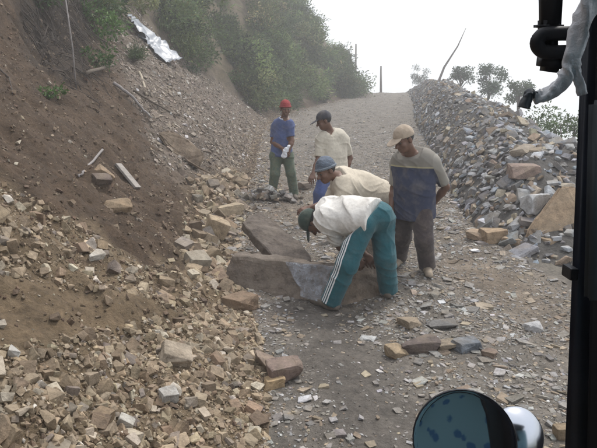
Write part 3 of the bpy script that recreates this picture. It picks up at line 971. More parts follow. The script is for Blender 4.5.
def surface_nets(Fd, lo, h):
    ins = Fd < 0
    n_ = Fd.shape
    cs = [(i, j, k) for i in (0, 1) for j in (0, 1) for k in (0, 1)]
    sub = lambda A, c: A[c[0]:n_[0] - 1 + c[0], c[1]:n_[1] - 1 + c[1], c[2]:n_[2] - 1 + c[2]]
    cnt = sum(sub(ins, c).astype(np.uint8) for c in cs)
    act = (cnt > 0) & (cnt < 8)
    ci = np.stack(np.nonzero(act), 1)
    idx = np.full(act.shape, -1, np.int32); idx[act] = np.arange(len(ci))
    pos = np.zeros((len(ci), 3)); num = np.zeros(len(ci))
    for c in cs:
        for ax_ in range(3):
            if c[ax_]: continue
            e = list(c); e[ax_] = 1
            f0 = Fd[ci[:, 0] + c[0], ci[:, 1] + c[1], ci[:, 2] + c[2]]
            f1 = Fd[ci[:, 0] + e[0], ci[:, 1] + e[1], ci[:, 2] + e[2]]
            m = (f0 < 0) != (f1 < 0)
            t = np.where(m, f0 / np.where(m, f0 - f1, 1), 0)
            pt = np.tile(np.array(c, float), (len(ci), 1)); pt[:, ax_] = t
            pos[m] += pt[m]; num[m] += 1
    V = lo + h * (ci + pos / num[:, None])
    Q = []
    for ax_ in range(3):
        a1, a2 = (ax_ + 1) % 3, (ax_ + 2) % 3
        s0 = [slice(0, None)] * 3; s1 = [slice(0, None)] * 3
        s0[ax_] = slice(0, -1); s1[ax_] = slice(1, None)
        A, B = ins[tuple(s0)], ins[tuple(s1)]
        p = np.stack(np.nonzero(A != B), 1)
        ok = (p[:, a1] > 0) & (p[:, a2] > 0) & (p[:, a1] < n_[a1] - 1) & (p[:, a2] < n_[a2] - 1)
        p = p[ok]
        fl = A[p[:, 0], p[:, 1], p[:, 2]]
        def g(d1, d2):
            q_ = p.copy(); q_[:, a1] -= d1; q_[:, a2] -= d2
            return idx[q_[:, 0], q_[:, 1], q_[:, 2]]
        qd = np.stack([g(1, 1), g(0, 1), g(0, 0), g(1, 0)], 1)
        qd[~fl] = qd[~fl][:, ::-1]
        Q.append(qd)
    return V, np.concatenate(Q)
def frame(f, u):
    f = Vector(f).normalized(); r_ = f.cross(Vector(u)).normalized(); u = r_.cross(f)
    return np.array([r_, f, u]).T            # columns: right, forward, up
def lerp(a, b_, t): return Vector(a) + (Vector(b_) - Vector(a)) * t

def hand(F, elbow, wrist, palm_n, curl, side, spread=1.0):
    d = (Vector(wrist) - Vector(elbow)).normalized()
    n_ = Vector(palm_n); n_ = (n_ - d * n_.dot(d)).normalized()
    ac = d.cross(n_)
    w = Vector(wrist)
    for j, (o, l1, l2) in enumerate(((-.031, .036, .030), (-.0105, .043, .036), (.0105, .041, .034), (.030, .033, .027))):
        o *= side
        kn = w + d * (.085 - .008 * abs(j - 1.3)) + ac * o
        F.cap(w + d * .012 + ac * o * .7, kn, .0150, .0125, .012)
        a1 = curl * .9; a2 = curl * 1.9
        p1 = kn + (d * math.cos(a1) + n_ * math.sin(a1)) * l1 + ac * o * .25 * spread
        p2 = p1 + (d * math.cos(a2) + n_ * math.sin(a2)) * l2
        F.cap(kn, p1, .0105, .0095, .003); F.cap(p1, p2, .0095, .0080, .003)
    t0 = w + d * .025 - ac * side * .025
    t1 = t0 + d * .030 - ac * side * .030 + n_ * .012
    t2 = t1 + d * .034 - ac * side * .006 + n_ * .014
    F.cap(t0, t1, .0145, .0115, .008); F.cap(t1, t2, .0115, .0090, .004)
def head(F, c, R, s=1.0):
    R = np.array(R); c = np.array(c)
    w = lambda x, y, z: c + R @ (np.array([x, y, z]) * s)
    e = lambda p, r_, k=.015, sub=False: F.ell(w(*p), R, [q_ * s for q_ in r_], k, sub)
    e((0, -.012, .035), (.074, .094, .082)); e((0, .030, -.035), (.058, .060, .075), .03); e((0, .048, -.088), (.034, .036, .026), .025)
    e((0, .070, .018), (.052, .028, .016), .02)                               # brow
    e((.040, .058, -.030), (.022, .025, .022), .02); e((-.040, .058, -.030), (.022, .025, .022), .02)   # cheeks
    F.cap(w(0, .090, .004), w(0, .113, -.030), .010 * s, .015 * s, .012)           # nose
    F.cap(w(.011, .100, -.034), w(-.011, .100, -.034), .0095 * s, None, .006)
    F.cap(w(.020, .082, -.062), w(-.020, .082, -.062), .0085 * s, None, .008)      # lips
    F.cap(w(.017, .081, -.071), w(-.017, .081, -.071), .0085 * s, None, .006)
    for sx in (-1, 1):
        e((sx * .031, .094, .000), (.017, .014, .010), .0, True)                   # eye sockets
        e((sx * .077, -.012, -.008), (.012, .022, .032), .008)                     # ears
    return w
def build_person(J, hfwd, hup, label, spec, hs=1.0):
    """J: joints in world space. spec: what is worn and how the hands are held"""
    foot_z = min(J['ankL'].z, J['ankR'].z)
    root = empty('person', Vector(((J['ankL'].x + J['ankR'].x) / 2, (J['ankL'].y + J['ankR'].y) / 2, foot_z - .07)))
    tag(root, label, 'person', 'road workers')
    B = Field(.0075)
    R = frame(hfwd, hup)
    w = head(B, J['head'], R, hs)
    B.cap(J['neck'], w(0, -.02, -.05), .058, .052, .03)
    for s_ in 'LR':
        B.cap(J['neck'], J['sh' + s_], .05, .055, .04)
        B.cap(J['sh' + s_], J['el' + s_], .050, .038, .02)
        B.cap(J['el' + s_], lerp(J['el' + s_], J['wr' + s_], .35), .038, .040, .02)
        B.cap(lerp(J['el' + s_], J['wr' + s_], .35), J['wr' + s_], .040, .026, .02)
        hp_ = spec.get('hand' + s_, ((0, 0, -1), .5))
        hand(B, J['el' + s_], J['wr' + s_], hp_[0], hp_[1], 1 if s_ == 'R' else -1)
        hip = J['hip' + s_]
        B.cap(lerp(J['sh' + s_], J['neck'], .45), lerp(hip, J['pel'], .3), .090, .095, .06)
        B.cap(hip, J['kn' + s_], .082, .052, .04)
        B.cap(J['kn' + s_], lerp(J['kn' + s_], J['ank' + s_], .35), .052, .052, .03)
        B.cap(lerp(J['kn' + s_], J['ank' + s_], .35), J['ank' + s_], .052, .034, .03)
    V, Q = B.mesh()
    part('body', V, Q, M_SKIN, root, True)
    for sx in (-1, 1):
        E = Field(.003); E.ell(w(sx * .031, .079, .001), R, (.0135 * hs, .0135 * hs, .0115 * hs), .0)
        V, Q = E.mesh(); part('eye', V, Q, M_EYE, root, True)
    # hair below the cap
    H = Field(.008); H.ell(w(0, -.026, .030), R, np.array((.080, .090, .086)) * hs)
    H.cut(w(0, -.02, -.035), R @ np.array([0, .25, -1.0]), .3); H.cut(w(0, .045, .0), R @ np.array([0, 1.0, -.2]), .3)
    V, Q = H.mesh(); part('hair', V, Q, M_HAIR, root, True)
    # shirt
    S_ = Field(.0085); S_.wr = spec.get('wrinkle', .0055)
    k = spec.get('bulk', 1.0)
    mid = lerp(J['neck'], J['pel'], .55)
    for s_ in 'LR':
        S_.cap(lerp(J['neck'], J['sh' + s_], .35), J['sh' + s_], .078, .076, .05)
        S_.cap(lerp(J['sh' + s_], J['neck'], .45), lerp(J['hip' + s_], J['pel'], .25) + (Vector(J['pel']) - Vector(J['neck'])).normalized() * max(0, spec['hem']), .112 * k, (.148 if spec['hem'] > .08 else .124) * k, .08)
        sl = spec['sleeve']
        end = lerp(J['sh' + s_], J['el' + s_], min(sl, 1.0))
        S_.cap(J['sh' + s_], end, .072, .062 if sl < 1 else .054, .03)
        if sl > 1:
            e2 = lerp(J['el' + s_], J['wr' + s_], sl - 1); S_.cap(end, lerp(end, e2, 1.05), .054, .046, .02)
            S_.cut(e2, Vector(e2) - Vector(end), .08)
        else:
            S_.cut(lerp(J['sh' + s_], J['el' + s_], sl * .96), Vector(end) - Vector(J['sh' + s_]), .085)
    S_.cap(J['neck'], mid, .085, .13 * k, .06)
    hem = spec['hem']; ax_ = (Vector(J['pel']) - Vector(J['neck'])).normalized()
    S_.cap(mid, Vector(J['pel']) + ax_ * (hem + .03), .13 * k, .145 * k, .06)
    if 'belly' in spec: S_.cap(spec['belly'][0], spec['belly'][1], spec['belly'][2], spec['belly'][2], .05)
    if 'hem_cut' in spec: S_.cut(*spec['hem_cut']); S_.cut(Vector(J['pel']) + ax_ * .045, ax_, .34)
    else: S_.cut(Vector(J['pel']) + ax_ * hem, ax_, .34)
    nk = (Vector(J['head']) - Vector(J['neck'])).normalized()
    S_.cut(Vector(J['neck']) + nk * .048, nk, .13)
    V, Q = S_.mesh()
    shirt = part('shirt', V, Q, spec['shirt'], root, True)
    # trousers
    Tz = Field(.0085); Tz.wr = spec.get('wrinkle_t', .005)
    tw = spec.get('tw', 1.0)
    Tz.cap(lerp(J['pel'], J['neck'], .16), J['pel'], .116, .126, .05)
    for s_ in 'LR':
        hip, kn, an = (Vector(J[x + s_]) for x in ('hip', 'kn', 'ank'))
        Tz.cap(lerp(J['pel'], hip, .6), hip, .115, .112, .05)
        Tz.cap(lerp(hip, kn, .12), kn, .104 * tw, .088 * tw, .05); Tz.cap(kn, an + (an - kn).normalized() * .05, .088 * tw, .080 * tw, .03)
        Tz.cut(an + (an - kn).normalized() * spec.get('cuff', .02), an - kn, .13)
    if 'seat' in spec:
        c_, r_ = spec['seat']; Tz.ell(c_, np.eye(3), r_, .06)
    bx_ = (Vector(J['neck']) - Vector(J['pel'])).normalized()
    if 'waist_cut' in spec: Tz.cut(*spec['waist_cut'])
    else: Tz.cut(Vector(J['pel']) + bx_ * .12, bx_, .26)
    V, Q = Tz.mesh()
    trousers = part('trousers', V, Q, spec['trousers'], root, True)
    tree = BVHTree.FromPolygons(V.tolist(), Q.tolist())
    # shoes
    for s_ in 'LR':
        an, toe = Vector(J['ank' + s_]), Vector(J['toe' + s_])
        sh = Field(.008); d = (toe - an); d.z = 0; d.normalize()
        gz = ground(an.x, an.y)
        heel = Vector((an.x, an.y, 0)) - d * .045; tip = Vector((an.x, an.y, 0)) + d * .205
        heel.z = gz + .042; tip.z = ground(tip.x, tip.y) + .036
        sh.cap(heel, tip, .046, .040, .03); sh.cap(Vector((an.x, an.y, gz + .11)), heel + d * .06, .048, .05, .04)
        sh.cut(Vector((an.x, an.y, gz + .012)), (0, 0, -1), .4)
        V, Q = sh.mesh(); part('shoe', V, Q, spec['shoe'], root, True)
    # headgear
    C = Field(.006); C.wr = .0022 if spec['hat'][0] == 'knit' else .001; cr = np.array((.088, .108, .095)) * hs
    kind, cm = spec['hat']
    C.ell(w(0, -.012, .037), R, cr, .01)
    if kind == 'cap':
        C.ell(w(0, -.012, .055), R, np.array((.086, .104, .092)) * hs, .02)
        C.cut(w(0, 0, .030), R @ np.array([0, .12, -1.0]), .4)
        V, Q = C.mesh(); cap_ = part('cap', V, Q, cm, root, True)
        Br = Field(.005); Rb = R @ np.array(Matrix.Rotation(-.22, 3, 'X'))
        Br.ell(w(0, .120, .036), Rb, np.array((.078, .085, .0095)) * hs, .0); Br.cut(w(0, .062, .03), R @ np.array([0, -1.0, 0]), .3)
        V, Q = Br.mesh(); part('brim', V, Q, cm, cap_, True)
    else:
        C.ell(w(0, -.02, .075), R, np.array((.076, .090, .075)) * hs, .03)
        C.cut(w(0, 0, .022), R @ np.array([0, .16, -1.0]), .4)
        V, Q = C.mesh(); cap_ = part('knit_cap', V, Q, cm, root, True)
        ring = [w(math.cos(a) * .088, -.012 + math.sin(a) * .107, .034 + .014 * math.sin(a)) for a in np.linspace(0, 2 * math.pi, 25)]
        V, Q = merge([tube(ring, .014 * hs, 8, False)])
        part('rolled_brim', V, Q, spec.get('hat_brim', cm), cap_, True)
    return root, tree, trousers, shirt, w, R
def stand(J):
    """check lengths"""
    g = lambda a, b_: round((Vector(J[a]) - Vector(J[b_])).length, 2)
    print('   torso', g('pel', 'neck'), 'upper arm', g('shL', 'elL'), g('shR', 'elR'), 'forearm', g('elL', 'wrL'), g('elR', 'wrR'), 'shoulders', g('shL', 'shR'), 'thigh', g('hipL', 'knL'), g('hipR', 'knR'), 'shin', g('knL', 'ankL'), g('knR', 'ankR'), 'neck-head', g('neck', 'head'))
def feet(J):
    for s_ in 'LR':
        a = J['ank' + s_]; J['ank' + s_] = Vector((a.x, a.y, ground(a.x, a.y) + .08))
    return J

C_GREYCAP = m_cloth('dark_grey_cap', (.045, .045, .055), dirtk=.2)
C_REDKNIT = m_cloth('red_knit', (.42, .035, .04), dirtk=.12)
C_BEANIE = m_cloth('blue_grey_knit', (.17, .23, .31), dirtk=.15)
C_BEANIE2 = m_cloth('pale_blue_knit', (.27, .32, .38), dirtk=.15)
C_TANCAP = m_cloth('tan_cap', (.36, .29, .22), dirtk=.3)
C_GREENCAP = m_cloth('dark_green_cap', (.035, .060, .050), dirtk=.2)
C_BLUE = m_cloth('blue_polo', (.062, .088, .20), dirtk=.2)
C_CREAM = m_cloth('cream_shirt', (.50, .46, .38), dirtk=.35)
C_CREAM2 = m_cloth('dusty_cream_shirt', (.54, .48, .385), dirtk=.4)
C_WHITE = m_cloth('white_shirt', (.66, .64, .60), dirtk=.3)
C_TEAL = m_cloth('teal_track', (.012, .090, .112), dirtk=.10, rough=.7)
C_STRIPE = m_cloth('stripe_white', (.70, .72, .74), dirtk=.1)
C_GREEN = m_cloth('green_trousers', (.095, .125, .085), dirtk=.3, second=(.06, .095, .085))
C_BROWN = m_cloth('brown_trousers', (.058, .045, .046), dirtk=.3)
C_BLUET = m_cloth('blue_trousers', (.06, .09, .22), dirtk=.15)
C_SHOE = m_plain('worn_shoe', (.12, .10, .08), .8, 0, .3, 30, .3)
C_SHOET = m_plain('tan_shoe', (.27, .22, .165), .85, 0, .3, 30, .3)
C_COLLAR = m_cloth('white_collar', (.62, .64, .68), dirtk=.1)
def m_knit(name, colr):
    m = m_cloth(name, colr, dirtk=.15)
    n = m.node_tree
    bs = next(x for x in n.nodes if x.type == 'BSDF_PRINCIPLED'); bp = next(x for x in n.nodes if x.type == 'BUMP')
    geo = nd(n, 'ShaderNodeNewGeometry')
    wv = nd(n, 'ShaderNodeTexWave', bands_direction='Z'); wv.inputs['Scale'].default_value = 26; wv.inputs['Distortion'].default_value = 3.0; wv.inputs['Detail Scale'].default_value = 4
    n.links.new(geo.outputs['Position'], wv.inputs['Vector'])
    b2 = nd(n, 'ShaderNodeBump'); b2.inputs['Strength'].default_value = .9; b2.inputs['Distance'].default_value = .012
    n.links.new(wv.outputs['Fac'], b2.inputs['Height']); n.links.new(bp.outputs[0], b2.inputs['Normal']); n.links.new(b2.outputs[0], bs.inputs['Normal'])
    src = bs.inputs['Base Color'].links[0].from_socket
    n.links.new(mulcol(n, src, maprange(n, wv.outputs['Fac'], 0, 1, .72, 1.12)), bs.inputs['Base Color'])
    return m
C_REDKNIT = m_knit('red_knit_wool', (.40, .035, .04)); C_BEANIE = m_knit('blue_grey_wool', (.15, .19, .25)); C_BEANIE2 = m_knit('pale_blue_wool', (.23, .27, .32))
def m_panel_shirt():
    """grey shoulders over a navy body with a thin pale seam and a small red print"""
    m, n, bs, out = new_mat('grey_navy_shirt')
    tc = nd(n, 'ShaderNodeNewGeometry')
    sx = nd(n, 'ShaderNodeSeparateXYZ'); n.links.new(tc.outputs['Position'], sx.inputs[0])
    zc = P(412, 166, 5.72)
    f1 = maprange(n, sx.outputs[2], zc.z - .004, zc.z + .004, 0, 1)
    f2 = maprange(n, sx.outputs[2], zc.z - .016, zc.z - .012, 0, 1)
    c = mixc(n, f2, (.040, .048, .085), (.40, .36, .22))
    c = mixc(n, f1, c, (.215, .20, .175))
    a_, b_ = P(398, 164, 5.92), P(433, 163, 5.70)
    cen_, dir_ = (a_ + b_) / 2, (b_ - a_).normalized()
    sb = nd(n, 'ShaderNodeVectorMath', operation='SUBTRACT'); n.links.new(tc.outputs['Position'], sb.inputs[0]); sb.inputs[1].default_value = cen_
    dt = nd(n, 'ShaderNodeVectorMath', operation='DOT_PRODUCT'); n.links.new(sb.outputs[0], dt.inputs[0]); dt.inputs[1].default_value = dir_
    ab = nd(n, 'ShaderNodeMath', operation='ABSOLUTE'); n.links.new(dt.outputs['Value'], ab.inputs[0])
    up_ = maprange(n, sx.outputs[2], zc.z - .34, zc.z - .33, 0, 1)
    sl_ = nd(n, 'ShaderNodeMath', operation='MULTIPLY'); n.links.new(maprange(n, ab.outputs[0], .222, .227, 0, 1), sl_.inputs[0]); n.links.new(up_, sl_.inputs[1])
    c = mixc(n, sl_.outputs[0], c, (.26, .245, .215))
    lg = P(409, 176, 5.60)
    dx = nd(n, 'ShaderNodeVectorMath', operation='DISTANCE'); n.links.new(tc.outputs['Position'], dx.inputs[0]); dx.inputs[1].default_value = lg
    c = mixc(n, maprange(n, dx.outputs['Value'], .03, .05, .55, 0), c, (.20, .06, .05))
    nz = texnoise(n, tc.outputs['Position'], 10, 4)
    c = mixc(n, maprange(n, nz.outputs[0], .45, .75, 0, .35), c, (.26, .23, .20))
    n.links.new(c, bs.inputs['Base Color']); bs.inputs['Roughness'].default_value = .9; bs.inputs['Specular IOR Level'].default_value = .2
    bump(n, bs, nz.outputs[0], .3, .02)
    return m
C_PANEL = m_panel_shirt()

# the worker with the red knit cap, standing, hands together before him
J = feet(dict(head=P(285.5, 109, 9.66), neck=P(284, 121, 9.74), pel=P(281, 151, 9.72), shL=P(289.5, 126, 9.66), shR=P(275.5, 127, 9.80), elL=P(292, 141, 9.60), elR=P(272.5, 142, 9.76),
     wrL=P(289, 150, 9.52), wrR=P(283, 149, 9.50), hipL=P(287, 155, 9.72), hipR=P(276, 155, 9.72), knL=P(291, 173, 9.66), knR=P(275, 174, 9.64),
     ankL=P(294, 194, 9.75), ankR=P(272, 195, 9.70), toeL=P(296, 198, 9.55), toeR=P(272, 199, 9.5)))
stand(J)
r1, *_x = build_person(J, (.22, -1, -.12), (0, 0, 1), 'worker in red knit cap, blue polo and green trousers standing behind the others',
    dict(sleeve=.75, hem=.10, shirt=C_BLUE, trousers=C_GREEN, hat=('knit', C_REDKNIT), shoe=C_SHOE, tw=.95, bulk=.84, handL=((-.6, .2, -.5), .7), handR=((.6, .2, -.5), .7)))
nkv = Vector(J['neck'])
V, Q = tube([nkv + Vector((math.cos(a) * .075, math.sin(a) * .075, .045 + .02 * math.sin(a))) for a in np.linspace(0, 2 * math.pi, 17)], .016, 6, False)
part('collar', V, Q, C_COLLAR, r1, True)
rag = Field(.008); rag.wr = .006
rag.cap(P(286, 149, 9.42), P(284, 156, 9.42), .03, .045, .02); rag.cap(P(287, 150, 9.42), P(289, 146, 9.44), .03, .02, .02)
V, Q = rag.mesh(); c_ = V.mean(0)
o = obj('rag', np_mesh('rag', V - c_, Q, C_COLLAR, True), None, Vector(c_)); tag(o, 'crumpled white rag held by the worker in the red cap', 'rag')

# the worker in the dark cap, back half turned, looking left
J = feet(dict(head=P(324, 121, 8.22), neck=P(331, 134, 8.34), pel=P(333, 167, 8.32), shL=P(321, 141, 8.22), shR=P(344, 140, 8.44), elL=P(318, 161, 8.12), elR=P(350, 158, 8.50),
     wrL=P(313, 174, 7.98), wrR=P(345, 174, 8.40), hipL=P(327, 171, 8.24), hipR=P(339, 171, 8.40), knL=P(320, 193, 8.10), knR=P(338, 193, 8.34),
     ankL=P(318, 217, 8.2), ankR=P(338, 216, 8.45), toeL=P(310, 220, 8.1), toeR=P(330, 219, 8.4)))
stand(J)
build_person(J, (-1, -.12, -.35), (0, 0, 1), 'worker in dark peaked cap and pale T-shirt seen half from behind',
    dict(sleeve=.85, hem=.12, shirt=C_CREAM, trousers=C_BLUET, hat=('cap', C_GREYCAP), shoe=C_SHOE, bulk=1.05, handL=((0, .4, -1), .6), handR=((-1, 0, 0), .6)))

# the worker in the blue-grey knit cap, stooping to the left
J = feet(dict(head=P(326, 171, 5.86), neck=P(341, 177, 5.98), pel=P(377, 192, 6.22), shL=P(345, 192, 5.80), shR=P(341, 179, 6.16), elL=P(330, 214, 5.72), elR=P(326, 204, 6.18),
     wrL=P(313, 221, 5.82), wrR=P(309, 208, 6.10), hipL=P(376, 200, 6.12), hipR=P(382, 198, 6.32), knL=P(364, 234, 6.02), knR=P(371, 232, 6.22),
     ankL=P(376, 264, 6.15), ankR=P(385, 261, 6.35), toeL=P(360, 268, 6.05), toeR=P(370, 262, 6.3)))
stand(J)
build_person(J, (-.85, -.45, -.42), (-.25, 0, 1), 'stooping worker in blue-grey knit cap and dusty cream shirt',
    dict(sleeve=.85, hem=.06, shirt=C_CREAM2, trousers=C_BROWN, hat=('knit', C_BEANIE), hat_brim=C_BEANIE2, shoe=C_SHOE, bulk=1.1, wrinkle=.008, handL=((0, .2, -1), .7), handR=((0, .3, -1), .6)))

# the worker in teal track trousers, bent double over the slab
J = feet(dict(head=P(313.5, 222, 5.26), neck=P(326, 211, 5.22), pel=P(371, 215, 5.00), shL=P(328, 224, 5.02), shR=P(333, 207, 5.38), elL=P(340, 246, 5.10), elR=P(352, 240, 5.40),
     wrL=P(356, 260, 5.12), wrR=P(367, 256, 5.20), hipL=P(363, 222, 4.92), hipR=P(381, 219, 5.06), knL=P(347, 264, 4.84), knR=P(385, 258, 5.00),
     ankL=P(331, 300, 4.90), ankR=P(388, 296, 5.10), toeL=P(318, 303, 5.0), toeR=P(388, 292, 5.3)))
stand(J)
r4, tree4, trousers4, *_x = build_person(J, (-.12, .12, -1), (-1, .15, -.05), 'worker bent double in white shirt and teal track trousers with white side stripes',
    dict(sleeve=.9, hem=.09, waist_cut=(P(366, 217, 4.98), (-.72, .1, .70), .34), belly=(P(346, 221, 5.06), P(360, 224, 5.02), .125), hem_cut=(P(370, 222, 4.98), (.72, -.1, -.70), .45), shirt=C_WHITE, trousers=C_TEAL, hat=('cap', C_GREENCAP), shoe=C_SHOE, bulk=1.08, wrinkle=.009, tw=1.10, cuff=.02,
         seat=(P(380, 216, 5.0), (.115, .13, .12)), handL=((.3, .5, -.6), .8), handR=((.3, .5, -.6), .8)))
# three stripes down the outside of the near leg
chain = [lerp(J['pel'], J['hipL'], .9) + Vector((-.06, 0, .07)), J['hipL'], lerp(J['hipL'], J['knL'], .5), J['knL'], lerp(J['knL'], J['ankL'], .5), J['ankL'] + Vector((-.008, 0, -.03))]
outw = Vector((-.80, -.60, .0)).normalized()
for t_ in (-1, 0, 1):
    V, Q = [], []
    prev = None
    for i in range(len(chain) - 1):
        for f_ in np.linspace(0, 1, 10, endpoint=(i == len(chain) - 2)):
            c_ = lerp(chain[i], chain[i + 1], f_)
            ax_ = (Vector(chain[i + 1]) - Vector(chain[i])).normalized()
            o_ = (outw - ax_ * outw.dot(ax_)).normalized(); sd_ = ax_.cross(o_)
            row = []
            for e_ in (-.0065, .0065):
                org = c_ + o_ * .5 + sd_ * (t_ * .024 + e_)
                h_ = tree4.ray_cast(org, -o_, .6)
                if h_[0] is None: break
                row.append(tuple(h_[0] + o_ * .005))
            if len(row) < 2: prev = None; continue
            V += row; n_ = len(V)
            if prev is not None: Q.append((prev, prev + 1, n_ - 1, n_ - 2))
            prev = n_ - 2
    part('stripe', V, Q, C_STRIPE, trousers4)

# the worker in the tan cap, standing on the right and looking on
J = feet(dict(head=P(404, 140, 5.66), neck=P(412, 156, 5.78), pel=P(414, 201, 5.84), shL=P(433, 163, 5.70), shR=P(398, 164, 5.92), elL=P(446, 187, 5.80), elR=P(394, 188, 5.98),
     wrL=P(434, 203, 5.90), wrR=P(391, 209, 5.88), hipL=P(422, 206, 5.78), hipR=P(406, 206, 5.92), knL=P(424, 240, 5.68), knR=P(402, 236, 5.98),
     ankL=P(427, 268, 5.80), ankR=P(399, 259, 6.15), toeL=P(430, 274, 5.55), toeR=P(394, 264, 5.9)))
stand(J)
build_person(J, (-.80, -.52, -.38), (-.1, 0, 1), 'worker in tan cap and grey and navy T-shirt looking on with hand on hip',
    dict(sleeve=.88, hem=.165, shirt=C_PANEL, trousers=C_BROWN, hat=('cap', C_TANCAP), shoe=C_SHOET, bulk=1.05, tw=1.08, cuff=.03, handL=((-.6, 0, -.4), .9), handR=((.4, .4, -.3), .5)))
print('people', round(time.time() - T0, 1))

# ------------------------------------------------------------------ plants
def leaf_quads(c, d, up, size, aspect=.45, fold=.25):
    """leaf diamonds: c base points, d pointing directions, up side hints, size lengths"""
    n_ = len(c)
    d = d / (np.linalg.norm(d, axis=1, keepdims=True) + 1e-9)
    s_ = np.cross(d, up); s_ /= (np.linalg.norm(s_, axis=1, keepdims=True) + 1e-9)
    nn = np.cross(s_, d)
    L_ = size[:, None]
    mid = c + d * L_ * .5
    V = np.stack([c, mid + s_ * L_ * aspect * .5 + nn * L_ * fold * .3, c + d * L_ - nn * L_ * fold * .3, mid - s_ * L_ * aspect * .5 + nn * L_ * fold * .3], 1)
    return V.reshape(-1, 3), np.arange(n_ * 4).reshape(-1, 4)
GREENS = np.array([(.075, .110, .038), (.105, .140, .050), (.052, .080, .032), (.135, .150, .066), (.085, .115, .058), (.185, .165, .090)]) * np.array([1.12, 1.10, 1.12])
def clump(cen, rad, n_, size, colr, nor=(0, 0, 1), squash=.8):
    d = rng.normal(size=(n_, 3)); d /= np.linalg.norm(d, axis=1, keepdims=True)
    r_ = rad * rng.random((n_, 1)) ** .45
    lump = 1 + .35 * np.sin(d[:, :1] * 4 + cen[0] * 5) * np.sin(d[:, 1:2] * 5 + cen[1] * 3)
    p = np.array(cen) + d * r_ * lump * np.array([1, 1, squash])
    dd = d * .7 + rng.normal(size=(n_, 3)) * .55 + np.array(nor) * .3 - np.array([0, 0, .25])
    V, F = leaf_quads(p, dd, rng.normal(size=(n_, 3)), size * rng.uniform(.6, 1.3, n_))
    C = np.repeat(colr * np.exp(rng.normal(0, .22, (n_, 1))) * np.exp(rng.normal(0, .06, (n_, 3))), 4, 0)
    return V, F, C
def blades(cen, nor, n_, length, colr, spread=.25):
    p = np.array(cen) + rng.normal(size=(n_, 3)) * np.array([spread, spread, .04])
    d = np.array(nor) * .9 + rng.normal(size=(n_, 3)) * .5 + np.array([0, 0, .3])
    d /= np.linalg.norm(d, axis=1, keepdims=True)
    ln = length * rng.uniform(.5, 1.2, n_)
    V1, F1 = leaf_quads(p, d, rng.normal(size=(n_, 3)), ln * .6, .12, .1)
    tip = p + d * (ln * .5)[:, None]
    d2 = d + np.array([0, 0, -1.1]) * rng.uniform(.3, 1, (n_, 1))
    V2, F2 = leaf_quads(tip, d2, rng.normal(size=(n_, 3)), ln * .6, .10, .1)
    C = np.repeat(colr * np.exp(rng.normal(0, .2, (n_, 1))), 4, 0)
    return np.concatenate([V1, V2]), np.concatenate([F1, F2 + len(V1)]), np.concatenate([C, C])
def cat_mesh(lst):
    Vs, Fs, Cs, o_ = [], [], [], 0
    for v, f, c in lst:
        Vs.append(v); Fs.append(f + o_); Cs.append(c); o_ += len(v)
    return np.concatenate(Vs), np.concatenate(Fs), np.concatenate(Cs)

# the overgrown hillside beyond the scree: one mass of bushes, ferns and grass
uc = uL[FL].mean(1); yc = cenL[:, 1]
edge = uc - U1(yc)
wV = inview * ((edge > -.25) & (yc > 12.5) & (yc < 52)) * (pyL > -70) * (1 - .95 * zone_w(Z_SCREE)) * (1 - in_poly(pxL, pyL, [(105, 10), (140, 5), (190, 60), (170, 85), (120, 40)]))
gap = np.array([noise.noise(Vector((c[0] * .45, c[1] * .3, c[2] * .45))) for c in cenL])
wV = wV * np.clip((gap + .10) * 4, .02, 1) * np.where(yc < 22, 1.4, 1)
pv, nv = SL.sample(1250, wV)
mass = []
for p_, n_ in zip(pv, nv):
    far_k = min(1.7, .6 + p_[1] / 32)
    ci = rng.choice(6, p=[.24, .22, .24, .12, .12, .06])
    t = rng.random()
    tone = GREENS[ci] * math.exp(.75 * noise.noise(Vector((p_ * .5).tolist())) + .3 * rng.normal())
    if t < .66:
        r_ = .2 * (1 - rng.random() * .93) ** (-.45) * far_k
        mass.append(clump(p_ + n_ * r_ * rng.uniform(.3, .7), r_, int(120 * (r_ / .3) ** 1.5) + 30, .105 * far_k, tone, n_, rng.uniform(.6, 1.3)))
    else:
        mass.append(blades(p_, n_, 46, .42 * far_k, tone * 1.35, .18 * far_k))
pv, nv = SL.sample(120, wV * (yc > 15) * (yc < 40))
for p_, n_ in zip(pv, nv):
    r_ = rng.uniform(.45, .95) * min(1.3, .5 + p_[1] / 35)
    tone = GREENS[rng.choice(5)] * math.exp(.35 * rng.normal())
    for k_ in range(4):
        c_ = p_ + n_ * r_ * rng.uniform(.1, .7) + rng.normal(size=3) * r_ * .45
        mass.append(clump(c_, r_ * rng.uniform(.4, .65), 170, .11, tone * rng.uniform(.8, 1.2), n_))
V, F, C = cat_mesh(mass)
veg = obj('hillside_vegetation', np_mesh('hillside_vegetation', V, F, M_LEAF, False, C)); tag(veg, 'dense green bushes and grass covering the steep far hillside', 'vegetation', None, 'stuff')

def plant(px, py, rad, n_leaf, size, colr, label, n_cl=6, name='shrub', cat='shrub', grassy=False, hang=0.0):
    loc, nor = hit(px, py)
    root = empty(name, loc); tag(root, label, cat)
    lst, st = [], []
    for i in range(n_cl):
        dv = Vector((rng.normal(), rng.normal(), abs(rng.normal()) * .7)).normalized() * rad * rng.uniform(.4, 1) + nor * rad * .3 + Vector((0, 0, -hang * rng.random()))
        c_ = loc + dv
        st.append(tube([loc - nor * .05, loc + dv * .5 + nor * .04, c_], [.012, .009, .005], 5))
        if grassy: lst.append(blades(np.array(c_), np.array(nor), n_leaf // n_cl, size * 4, colr * rng.uniform(.8, 1.2), rad * .3))
        else: lst.append(clump(np.array(c_), rad * rng.uniform(.45, .7), n_leaf // n_cl, size, colr * rng.uniform(.75, 1.25), np.array(nor)))
    V, F, C = cat_mesh(lst); part('foliage', V, F, M_LEAF, root, False, C)
    V, F = merge(st); part('stem', V, F, M_BARK, root)
    return root
LG = np.array([.075, .14, .035])
